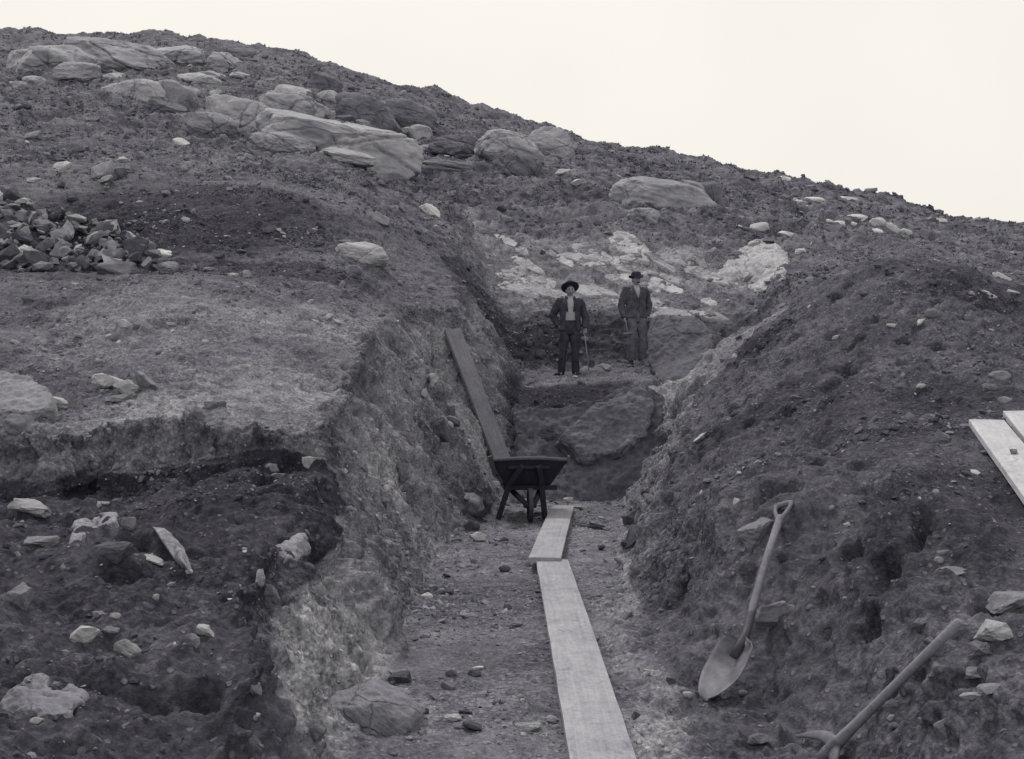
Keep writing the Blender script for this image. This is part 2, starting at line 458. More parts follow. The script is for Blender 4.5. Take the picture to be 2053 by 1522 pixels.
def terrain(x, y):
    S = surf(x, y)
    w1 = fbm(x * 1.3, y * 1.3, x * 0 + 2.2, 3) * 0.10
    w2 = fbm(x * 0.5, y * 0.5, x * 0 + 7.7, 2)
    far = sstep(16, 34, y)
    S = S + w2 * (0.05 + 0.35 * far) + w1 * (0.25 + 0.8 * far)
    S = S + far * np.maximum(fbm(x * 0.22, y * 0.22, x * 0 + 1.5, 3), 0) * 0.35 * (1 - 0.5 * sstep(-5, 10, x))
    # trench and pit
    xl = lut(y, XL) + 0.09 * perlin(y * 0.9, x * 0 + 3.1, x * 0) + 0.04 * perlin(y * 2.7, x * 0 + 8.1, x * 0)
    xr = lut(y, XR) + 0.09 * perlin(y * 0.8, x * 0 + 13.1, x * 0) + 0.05 * perlin(y * 2.3, x * 0 + 18.1, x * 0)
    ledge = sstep(15.2, 19, y) * (1 - sstep(20.2, 23, y))
    yf = y - 0.25 * perlin(x * 0.8, x * 0 + 4.4, x * 0) * sstep(13.5, 15, y)
    fl = lut(yf, FL) + ledge * 0.10 * (x - 1.0)
    fl = fl + 0.018 * fbm(x * 1.6, y * 1.6, x * 0 + 5, 3) * (1 + 2.5 * sstep(14, 17, y))
    dl = xl - x; dr = x - xr
    wl = fl + lut(y, SL) * dl + 0.10 * perlin(x * 2.5, y * 1.5, x * 0 + 1.0) * sstep(0, 0.3, dl)
    wr = fl + lut(y, SR) * dr + 0.12 * perlin(x * 2.5, y * 1.5, x * 0 + 6.0) * sstep(0, 0.3, dr)
    T = smax(smax(fl, wl, 0.16), wr, 0.16)
    # side cut on the left: a bench below a short face
    yfc = 7.34 + 0.12 * (x + 3.4) * 0.6 + 0.46 * perlin(x * 1.1, x * 0 + 2.0, x * 0) + 0.19 * perlin(x * 3.7, x * 0 + 9.0, x * 0)
    bench = 0.73 + 0.03 * w2 + 0.16 * np.exp(-((x + 1.45) / 0.75) ** 2 - ((y - 7.4) / 1.1) ** 2) + w1 * 0.5
    bench = bench + 0.05 * sstep(5.0, 7.0, y) * sstep(-2.6, -1.6, x)
    face = bench + 0.05 * np.logaddexp(0, (y - yfc) / 0.05) * (2.7 + 1.5 * perlin(x * 1.9, x * 0 + 33, x * 0))
    lim = 1 - sstep(-1.15, -0.75, x)
    B = face + (1 - lim) * 8 + sstep(8.3, 8.8, y) * 8
    cutz = smin(T, B, 0.08)
    z = smin(S, cutz, 0.07 + 0.09 * (x < -1.3) * (y > 6.5) * (y < 9))
    bt = (1 - sstep(0.10, 0.3, np.abs(z - bench))) * (y < yfc + 0.02) * (x < -0.8)
    return z, S, bt

def build_ground():
    # columns: x = t * (y + 4)
    tin = np.linspace(-0.47, 0.47, 1180)
    k = np.arange(1, 46)
    ext = 0.47 + 0.0009 * (1.13 ** k - 1) / 0.13
    ext = ext[ext < 3.0]
    ts = np.concatenate([-ext[::-1], tin, ext])
    # rows: denser where the ground stands up towards us
    ys = [-2.0]
    while ys[-1] < 150:
        y = ys[-1]
        if y < 1.6: s = 0.12
        else:
            s = 0.0023 * (y + 1.2)
            if 7.1 < y < 8.2: s = 0.0065
            if 14.2 < y < 17.0: s = 0.022
            if 20.2 < y < 21.6: s = 0.02
            if y > 76: s = 0.05 * (y - 70)
        ys.append(y + s)
    ys = np.array(ys)
    nx, ny = len(ts), len(ys)
    X = (ys[:, None] + 4) * ts[None]
    Y = np.repeat(ys[:, None], nx, 1)
    Z, S, BT = terrain(X, Y)
    cut = S - Z
    # normals of the height field
    def nrm(P):
        du = np.empty_like(P); dv = np.empty_like(P)
        du[:, 1:-1] = P[:, 2:] - P[:, :-2]; du[:, 0] = P[:, 1] - P[:, 0]; du[:, -1] = P[:, -1] - P[:, -2]
        dv[1:-1] = P[2:] - P[:-2]; dv[0] = P[1] - P[0]; dv[-1] = P[-1] - P[-2]
        n = np.cross(du, dv)
        return n / np.maximum(np.linalg.norm(n, axis=2, keepdims=True), 1e-9)
    P = np.stack([X, Y, Z], 2)
    n = nrm(P)
    steep = 1 - n[..., 2]
    x, y, z = (P[..., i].astype(np.float32) for i in range(3))
    wall = sstep(0.16, 0.42, steep) * sstep(0.05, 0.25, cut)
    far = sstep(15, 30, y)
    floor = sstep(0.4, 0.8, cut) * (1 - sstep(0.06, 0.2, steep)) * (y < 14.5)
    rock = sstep(14.3, 14.8, y) * (1 - sstep(16.6, 17.4, y)) * sstep(0.3, 0.6, cut) * sstep(0.06, 0.16, z) * sstep(-0.25, 0.05, x) * (1 - sstep(1.7, 2.1, x))
    d1 = fbm(x * 3.1, y * 3.1, z * 3.1, 3, 0.55)
    d2 = fbm(x * 13, y * 13, z * 13, 3, 0.6)
    # crumbly clods: ridged
    cl = 1 - np.abs(perlin(x * 7.5, y * 7.5, z * 7.5 + 40))
    cl2 = 1 - np.abs(perlin(x * 19, y * 19, z * 19 + 11))
    # tool streaks running down the walls
    st = perlin(x * 2.2 + z * 1.2, y * 7.0 + z * 2.5, z * 1.0 + 3) + 0.5 * perlin(x * 4.2, y * 17 + z * 6, z * 2.0 + 30) + 0.4 * (1 - 2 * np.abs(perlin(x * 6 + 9, y * 11 + z * 4, z * 3.5 + 60)))
    bareL = (x < -1.0) * (y > 7.6) * (1 - wall)
    amp = 0.045 * (1 - 0.72 * floor) * (1 - 0.75 * rock) * (1 - 0.45 * wall) * (1 - 0.35 * bareL)
    gul = np.abs(perlin(y * 1.5 + x * 0.35, x * 0.25 + 7, z * 0.4))
    rib = perlin(x * 0.9 + z * 1.0, y * 2.3 + z * 1.1, z * 0.35 + 21)
    disp = amp * d1 * 1.25 + 0.10 * wall * rib * (y < 21) + (0.016 * (1 - 0.6 * floor)) * d2 + 0.062 * wall * st + 0.03 * (cl - 0.75) * (1 - 0.8 * floor) + 0.013 * (cl2 - 0.75) * (1 - 0.5 * floor)
    # hollows knocked out of the walls
    hol = perlin(x * 2.6, y * 2.6, z * 3.4 + 77)
    disp -= 0.16 * wall * sstep(0.26, 0.62, hol) * (y < 20)
    pit_ = perlin(x * 8.5 + 3, y * 8.5, z * 8.5 + 19)
    disp += 0.10 * (gul - 0.3) * sstep(1.0, 1.6, x) * (1 - sstep(15, 17, y)) * (y > 4)
    disp -= 0.06 * np.maximum(wall, 0.5 * (1 - floor) * (1 - far) * (1 - 0.7 * bareL)) * sstep(0.30, 0.6, pit_)
    # scattered clods and dug hollows on the loose heaps
    loose = (1 - wall) * (1 - floor) * (1 - far) * (1 - rock) * (1 - 0.65 * bareL)
    flat = sstep(2.1, 2.5, x) * (1 - sstep(3.9, 4.4, x)) * sstep(3.2, 3.8, y) * (1 - sstep(7.8, 8.4, y))    # trodden ground under the two boards
    loose = loose * (1 - 0.9 * flat)
    disp += loose * (0.05 * perlin(x * 2.4, y * 2.4, z * 2.4 + 90) + 0.022 * np.abs(perlin(x * 9.5, y * 9.5, z * 9.5 + 70)) - 0.13 * sstep(0.30, 0.6, perlin(x * 3.6, y * 3.6, z * 3.6 + 130)))
    disp = disp * (1 - 0.6 * flat)
    # heath hummocks
    h3 = fbm(x * 1.1, y * 1.1, z * 1.1 + 5, 4, 0.62)
    disp += far * (1 - wall) * ((0.15 - 0.11 * sstep(35, 58, y)) * h3 + 0.035 * fbm(x * 4.3, y * 4.3, z * 4.3, 3, 0.65))
    # sod edge curling over the cut
    lip = np.exp(-((cut - 0.03) / 0.05) ** 2) * sstep(0.03, 0.2, steep) * (y < 12) * (x < 0)
    disp += 0.06 * lip * (0.4 + d2)
    P = P + n * disp[..., None]
    # material zones, some shade painted into the dark channel
    depth = cut + 0.10 * d1 + 0.05 * d2
    sub = sstep(0.16, 0.34, depth)
    patch = fbm(x * 0.55, y * 0.55, z * 0.7 + 60, 3)
    sub = sub * (0.62 + 0.38 * sstep(-0.35, 0.35, patch))
    sub = np.maximum(sub, 0.45 * sstep(0.0, 0.5, patch + 0.25) * (y < 14) * (x < -1.2) * (cut < 0.2))
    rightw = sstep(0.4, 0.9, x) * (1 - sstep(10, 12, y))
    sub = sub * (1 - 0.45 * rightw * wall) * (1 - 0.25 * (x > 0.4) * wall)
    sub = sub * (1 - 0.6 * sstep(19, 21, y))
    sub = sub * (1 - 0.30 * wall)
    nearw = (x < -0.2) * (1 - sstep(5.5, 7.5, y)) * wall * sstep(-0.35, 0.2, patch + 0.3 * d1 + 0.25)
    sub = np.minimum(sub * (1 + 1.15 * nearw), 1.3)
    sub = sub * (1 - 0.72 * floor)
    # bared slope left of the trench: paler towards the trench
    bare = sstep(-4.0, -1.2, x + 0.12 * y + 1.1 * patch) * (1 - sstep(11.5, 14.2, y + 1.2 * patch)) * (x < -0.5) * (y > 7.2)
    sub = np.maximum(sub, 0.34 * bare * (0.55 + 0.45 * sstep(-0.3, 0.3, patch + 0.5 * d1)))
    benchtop = sstep(0.25, 0.6, BT + 0.25 * d2)
    sub = sub * (1 - benchtop)
    # the scraped slope at the pit head
    scr = sstep(20.6, 21.2, y) * (cut > 0.25) * (y < 27)
    sub = np.maximum(sub, scr * 0.30)
    headwall = sstep(19.6, 20.4, y) * (1 - sstep(21.0, 21.4, y)) * (cut > 0.3) * (x < 3.2)
    ledge = sstep(16.6, 17.4, y) * (1 - sstep(19.6, 20.4, y)) * (cut > 0.3)
    sub = sub * (1 - 0.9 * rock) * (1 - 0.7 * headwall) * (1 - 0.45 * ledge)
    heath = sstep(17, 22, y + 1.5 * patch) * (1 - sstep(0.1, 0.3, cut))
    dark = 0.34 * np.exp(-((cut - 0.10) / 0.10) ** 2) * sstep(0.08, 0.25, steep) * (1 - sstep(11, 13.5, y))
    mound_l = np.exp(-((x + 4.9) / 2.6) ** 2 - ((y - 17) / 1.9) ** 2)
    dark = np.maximum(dark, 0.75 * sstep(0.25, 0.6, mound_l))
    dark = np.maximum(dark, 0.78 * benchtop * (0.72 + 0.28 * sstep(-0.3, 0.4, patch + d2)))
    dark = np.maximum(dark, 0.95 * rock)  # shade of the unlit pit painted on rock, head wall and ledge
    dark = np.maximum(dark, 0.48 * headwall)
    dark = np.maximum(dark, 0.5 * ledge)
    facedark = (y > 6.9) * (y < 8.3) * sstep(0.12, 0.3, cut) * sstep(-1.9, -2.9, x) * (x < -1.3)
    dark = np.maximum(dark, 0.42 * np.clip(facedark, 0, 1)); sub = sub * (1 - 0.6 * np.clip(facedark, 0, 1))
    heap_shade = np.exp(-((x + 6.3) / 1.6) ** 2 - ((y - 15.6) / 1.5) ** 2)  # shade in the gaps between heap stones, painted as dark ground
    dark = np.maximum(dark, 0.9 * sstep(0.3, 0.7, heap_shade))
    mound_r = sstep(0.0, 0.5, x - lut(y, XR) - 0.25) * (1 - sstep(15, 17, y)) * (1 - sstep(0.2, 0.4, cut))
    dark = np.maximum(dark, mound_r * (0.22 + 0.55 * sstep(-0.2, 0.45, patch + 0.3 * d1)))
    leftslope = (x < -1.0) * (y > 7.6) * (y < 15) * (1 - bare) * (1 - sstep(0.1, 0.3, cut))
    dark = np.maximum(dark, leftslope * 0.75 * sstep(-0.35, 0.35, patch + 0.35 * d1))
    strip = sstep(12.3, 13.4, y) * (1 - sstep(17.5, 18.5, y)) * (1 - sstep(-0.15, 0.15, x + 0.15 * d1 - np.interp(y, [12.3, 14, 16, 18], [2.0, 2.85, 4.1, 4.7]))) * sstep(0.3, 0.6, x - lut(y, XR))
    dark = dark * (1 - 0.9 * strip); sub = np.maximum(sub, 0.45 * strip)
    heathd = far * heath * sstep(-0.05, 0.45, fbm(x * 0.28, y * 0.28, z * 0.28 + 91, 3))
    dark = np.maximum(dark, 0.5 * heathd)
    dark = np.clip(dark, 0, 1)
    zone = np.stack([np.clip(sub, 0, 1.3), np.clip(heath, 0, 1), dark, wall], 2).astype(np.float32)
    idx = np.arange(nx * ny, dtype=np.int32).reshape(ny, nx)
    f = np.stack([idx[:-1, :-1], idx[:-1, 1:], idx[1:, 1:], idx[1:, :-1]], 2).reshape(-1, 4)
    me = mesh_np("ground", P.reshape(-1, 3), f, True)
    ca = me.color_attributes.new("zone", 'FLOAT_COLOR', 'POINT')
    ca.data.foreach_set('color', zone.ravel())
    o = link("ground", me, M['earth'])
    tag(o, "dark earth hillside with a long trench cut into it", "ground", kind="structure")
    info = dict(P=P, n=nrm(P), cut=cut, steep=steep, heath=heath, dark=dark, floor=floor, wall=wall, sub=sub, lip=lip, rock=rock, ts=ts, ys=ys, bench=benchtop)
    return o, info

GROUND, GI = build_ground()
bpy.context.view_layer.update()

def hit(u, v):
    """where the line of sight through photo pixel (u, v) meets the ground"""
    d = Vector(((u - 1026.5) / F, 1.0, (761 - v) / F))
    ok, p, n, i = GROUND.ray_cast(Vector((0, 0, CH)) + d * 1.2, d.normalized())
    if not ok:
        return None, None
    return p.copy(), n.copy()

def down(x, y):
    ok, p, n, i = GROUND.ray_cast(Vector((x, y, 60)), Vector((0, 0, -1)))
    return (p.copy(), n.copy()) if ok else (Vector((x, y, 0)), Vector((0, 0, 1)))

# ------------------------------------------------------------------ stones
def hull_mesh(name, seed, pts=14, flat=0.45, box=0.6, rough=0):
    """angular split stone, unit width, centred"""
    r = random.Random(seed)
    bm = bmesh.new()
    for i in range(pts):
        v = Vector((r.gauss(0, 1), r.gauss(0, 1), r.gauss(0, 1))).normalized()
        m = max(abs(v.x), abs(v.y), abs(v.z))
        v = v.lerp(v / m, box) * r.uniform(0.78, 1.0)
        bm.verts.new((v.x * 0.5, v.y * 0.5 * r.uniform(0.75, 1.0), v.z * 0.5 * flat))
    res = bmesh.ops.convex_hull(bm, input=bm.verts)
    junk = [e for e in res['geom_interior'] if isinstance(e, bmesh.types.BMVert)]
    if junk: bmesh.ops.delete(bm, geom=junk, context='VERTS')
    bmesh.ops.dissolve_limit(bm, angle_limit=R(9), verts=bm.verts, edges=bm.edges)
    bmesh.ops.bevel(bm, geom=list(bm.edges), offset=0.018, segments=1, profile=0.5, affect='EDGES', clamp_overlap=True)
    bmesh.ops.triangulate(bm, faces=bm.faces)
    for k in range(rough):
        bmesh.ops.subdivide_edges(bm, edges=[e for e in bm.edges if e.calc_length() > 0.07], cuts=1)
        bmesh.ops.triangulate(bm, faces=[f for f in bm.faces if len(f.verts) > 3])
    bm.verts.ensure_lookup_table()
    if rough:
        c = np.array([v.co for v in bm.verts], dtype=np.float32)
        d = 0.05 * fbm(c[:, 0] * 4 + seed, c[:, 1] * 4, c[:, 2] * 9, 3) + 0.02 * fbm(c[:, 0] * 14 + seed, c[:, 1] * 14, c[:, 2] * 25, 2)
        bm.normal_update()
        for v, dd in zip(bm.verts, d): v.co += v.normal * float(dd) * (0.4 + 0.6 * flat)
    me = bpy.data.meshes.new(name)
    bm.to_mesh(me); bm.free()
    for p in me.polygons: p.use_smooth = False
    return me

def dome_mesh(name, seed, cracks=3, sub=5, power=2.5, lump=0.16, skew=0.0):
    """ice-smoothed rock: rounded body, flat-ish flanks and open joints; unit width, centred"""
    r = random.Random(seed)
    bm = bmesh.new()
    bmesh.ops.create_icosphere(bm, subdivisions=sub, radius=1.0)
    c = np.array([v.co for v in bm.verts], dtype=np.float64)
    p = power + (0.6 if sub >= 5 else 0)
    l = (np.abs(c) ** p).sum(1) ** (1 / p)
    c = c / l[:, None]
    s = seed * 3.7
    nz = fbm(c[:, 0] * 1.1 + s, c[:, 1] * 1.1, c[:, 2] * 1.1, 2) * lump + fbm(c[:, 0] * 4 + s, c[:, 1] * 4, c[:, 2] * 4, 5, 0.6) * 0.04
    nz += 0.006 * perlin(c[:, 0] * 2 + s, c[:, 1] * 2, c[:, 2] * 14)
    for k in range(3):
        n = np.array([r.gauss(0, 1), r.gauss(0, 1), abs(r.gauss(0.25, 0.7))]); n /= np.linalg.norm(n)
        off = r.uniform(0.62, 0.88); dd = c @ n - off
        c = c - n[None] * (np.maximum(dd, 0) * 0.82)[:, None]
    for k in range(cracks):
        n = np.array([r.gauss(0, 1), r.gauss(0, 0.6), r.gauss(0, 0.55)]); n /= np.linalg.norm(n)
        off = r.uniform(-0.6, 0.6)
        q = c @ n - off + 0.10 * perlin(c[:, 0] * 2.2 + k * 9, c[:, 1] * 2.2, c[:, 2] * 2.2)
        nz -= r.uniform(0.05, 0.10) * np.exp(-(q / 0.024) ** 2)
        nz -= r.uniform(-0.03, 0.05) * sstep(-0.03, 0.03, q)
    c = c * (1 + nz[:, None])
    c[:, 0] += skew * c[:, 2]
    for v, q in zip(bm.verts, c): v.co = q * 0.5
    me = bpy.data.meshes.new(name)
    bm.to_mesh(me); bm.free()
    for q in me.polygons: q.use_smooth = True
    return me

SEED = [100]
def stone(u, v, w, h, mat, label, group=None, kind='slab', roll=0, yaw=None, pitch=0, deep=0.7, sink=0.22, name='stone', cat='stone', rough=2, lay=0.35, cracks=3):
    """stone whose foot stands at photo pixel (u, v); w, h its breadth and height in photo pixels"""
    p, n = hit(u, v)
    if p is None: return None
    SEED[0] += 1
    s = SEED[0]
    d = p.y
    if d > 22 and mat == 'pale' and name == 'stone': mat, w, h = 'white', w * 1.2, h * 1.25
    wm, hm = w / F * d, h / F * d
    if kind == 'slab':
        me = hull_mesh(name, s, 15, 1.0, 0.75, rough)
    elif kind == 'round':
        me = dome_mesh(name, s, 0, 3 if rough < 2 else 4, 2.3, 0.22)
    else:
        me = dome_mesh(name, s, cracks, 6 if w > 90 else 5, 2.2, 0.15, random.Random(s).uniform(-0.08, 0.12))
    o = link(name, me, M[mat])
    rr = random.Random(s)
    yw = R(yaw) if yaw is not None else rr.uniform(-0.5, 0.5)
    # lie partly with the slope
    if name in ('rock_outcrop', 'rock_hump'): n = Vector((0.05, -0.27, 0.96))
    up = Vector((0, 0, 1)).lerp(n, lay).normalized()
    q = Vector((0, 0, 1)).rotation_difference(up)
    o.rotation_mode = 'QUATERNION'
    o.rotation_quaternion = Euler((0, R(roll), 0)).to_quaternion() @ q @ Euler((R(pitch), 0, yw)).to_quaternion()
    o.scale = (wm, wm * deep, hm)
    o.location = p + Vector((0, wm * deep * 0.30, hm * (0.5 - sink) + (wm * deep * 0.30 * 0.18 if name == 'rock_outcrop' else 0)))
    tag(o, label, cat, group)
    return o

# ---- ice-smoothed outcrops on the hill
OUT = [
 # u, v(foot), w, h, material, roll, deep, cracks, label
 (75,140,150,72,'outcrop',3,0.9,4,'broad smooth grey outcrop at the far upper left end of the ridge'),
 (228,128,190,62,'outcrop',4,0.9,4,'long low outcrop on the ridge top, second from the left'),
 (147,152,86,36,'outcrop',5,0.9,2,'small rounded outcrop standing alone below the broad ridge outcrop at upper left'),
 (350,118,110,40,'outcrop',6,0.9,3,'low outcrop just under the skyline, right of the long ridge outcrop'),
 (440,138,92,40,'outcrop',12,0.9,2,'rounded grey outcrop below the small crag on the skyline'),
 (480,112,60,26,'outcrop_dark',10,0.9,2,'dark low outcrop on the skyline shoulder at upper left'),
 (390,165,70,26,'outcrop',6,0.9,2,'small smooth outcrop under the rounded grey outcrop of the upper slope'),
 (280,200,98,50,'outcrop',8,0.8,2,'left hand dome of the pair of round rocks on the upper left slope'),
 (345,205,66,50,'outcrop',22,0.8,1,'right hand dome of the pair of round rocks on the upper left slope'),
 (226,182,46,22,'outcrop',0,0.8,1,'small low dome beside the pair of round rocks on the upper left slope'),
 (320,222,80,26,'outcrop_dark',8,0.8,2,'low dark rock under the pair of round rocks on the upper left slope'),
 (418,262,84,46,'outcrop',18,0.8,2,'squat leaning rock at the left end of the big slab outcrop'),
 (478,250,110,66,'outcrop_pale',6,0.8,3,'tall fissured rock in the middle left of the big slab outcrop'),
 (582,234,112,58,'outcrop',14,0.8,3,'rounded rock crossed by joints at the top of the big slab outcrop'),
 (585,192,66,26,'outcrop_pale',10,0.8,1,'small pale cap of rock on top of the big slab outcrop'),
 (668,306,270,92,'outcrop',16,0.55,5,'largest slab of the big outcrop, sloping down to the right'),
 (558,296,118,40,'outcrop_pale',9,0.6,2,'pale flat slab at the lower left foot of the big outcrop'),
 (690,318,100,24,'outcrop_pale',10,0.6,2,'thin pale ledge of rock under the largest slab of the outcrop'),
 (645,178,70,38,'outcrop_dark',16,0.8,2,'dark rounded rock on the slope above the big slab outcrop'),
 (655,198,36,22,'outcrop_pale',8,0.8,0,'small pale round rock right above the largest outcrop slab'),
 (735,246,128,64,'outcrop_dark',22,0.7,3,'dark steep rock above and right of the largest outcrop slab'),
 (815,246,108,54,'outcrop_dark',20,0.7,2,'dark rounded rock near the skyline, right of the steep dark rock'),
 (844,274,42,28,'outcrop',10,0.8,0,'lone small round rock below the dark rocks near the skyline'),
 (1032,318,135,62,'outcrop_pale',26,0.6,4,'pale streaked whaleback rock on the middle of the slope'),
 (1106,308,96,60,'outcrop_pale',32,0.6,2,'pale whaleback rock with a steep right end, beside the streaked one'),
 (935,305,130,40,'outcrop_dark',12,0.7,3,'low dark rock left of the pale streaked whaleback'),
 (1045,352,110,50,'outcrop_dark',20,0.7,4,'cracked dark rock below the pale streaked whaleback'),
 (900,345,110,28,'outcrop_dark',8,0.7,3,'flat dark rock in the turf below the low dark rock'),
 (1330,420,185,72,'outcrop',12,0.6,1,'long smooth whaleback boulder on the right half of the slope'),
 (1390,402,80,44,'outcrop',16,0.7,1,'rounded boulder tucked behind the long smooth whaleback'),
 (1424,406,54,48,'outcrop_dark',12,0.8,0,'small upright rounded boulder at the right end of the long whaleback'),
 (1298,440,62,28,'outcrop',18,0.8,2,'small rough rock in the turf above the pit head'),
]
for (u, v, w, h, m, roll, deep, ck, lab) in OUT:
    stone(u, v, w * 1.16, h * 1.38, m, lab, 'smoothed rock outcrops on the hill', 'dome', roll * 0.8, None, 0, deep * 1.2, 0.40, 'rock_outcrop', 'rock outcrop', 2, 0.6, ck)

_h = random.Random(77)
for k in range(26):
    u = _h.uniform(10, 900); v = 84 + 0.000125 * u * u + _h.uniform(8, 95) + (30 if u > 300 else 0)
    stone(u, v, _h.uniform(24, 70), _h.uniform(12, 26), _h.choice(['outcrop', 'outcrop', 'outcrop_dark', 'outcrop_pale']), 'low smooth hump of rock in the turf of the upper slope below the skyline', 'low rock humps on the upper slope', 'dome', _h.uniform(2, 20), None, 0, 1.1, 0.36, 'rock_hump', 'rock outcrop', 2, 0.5, 1)

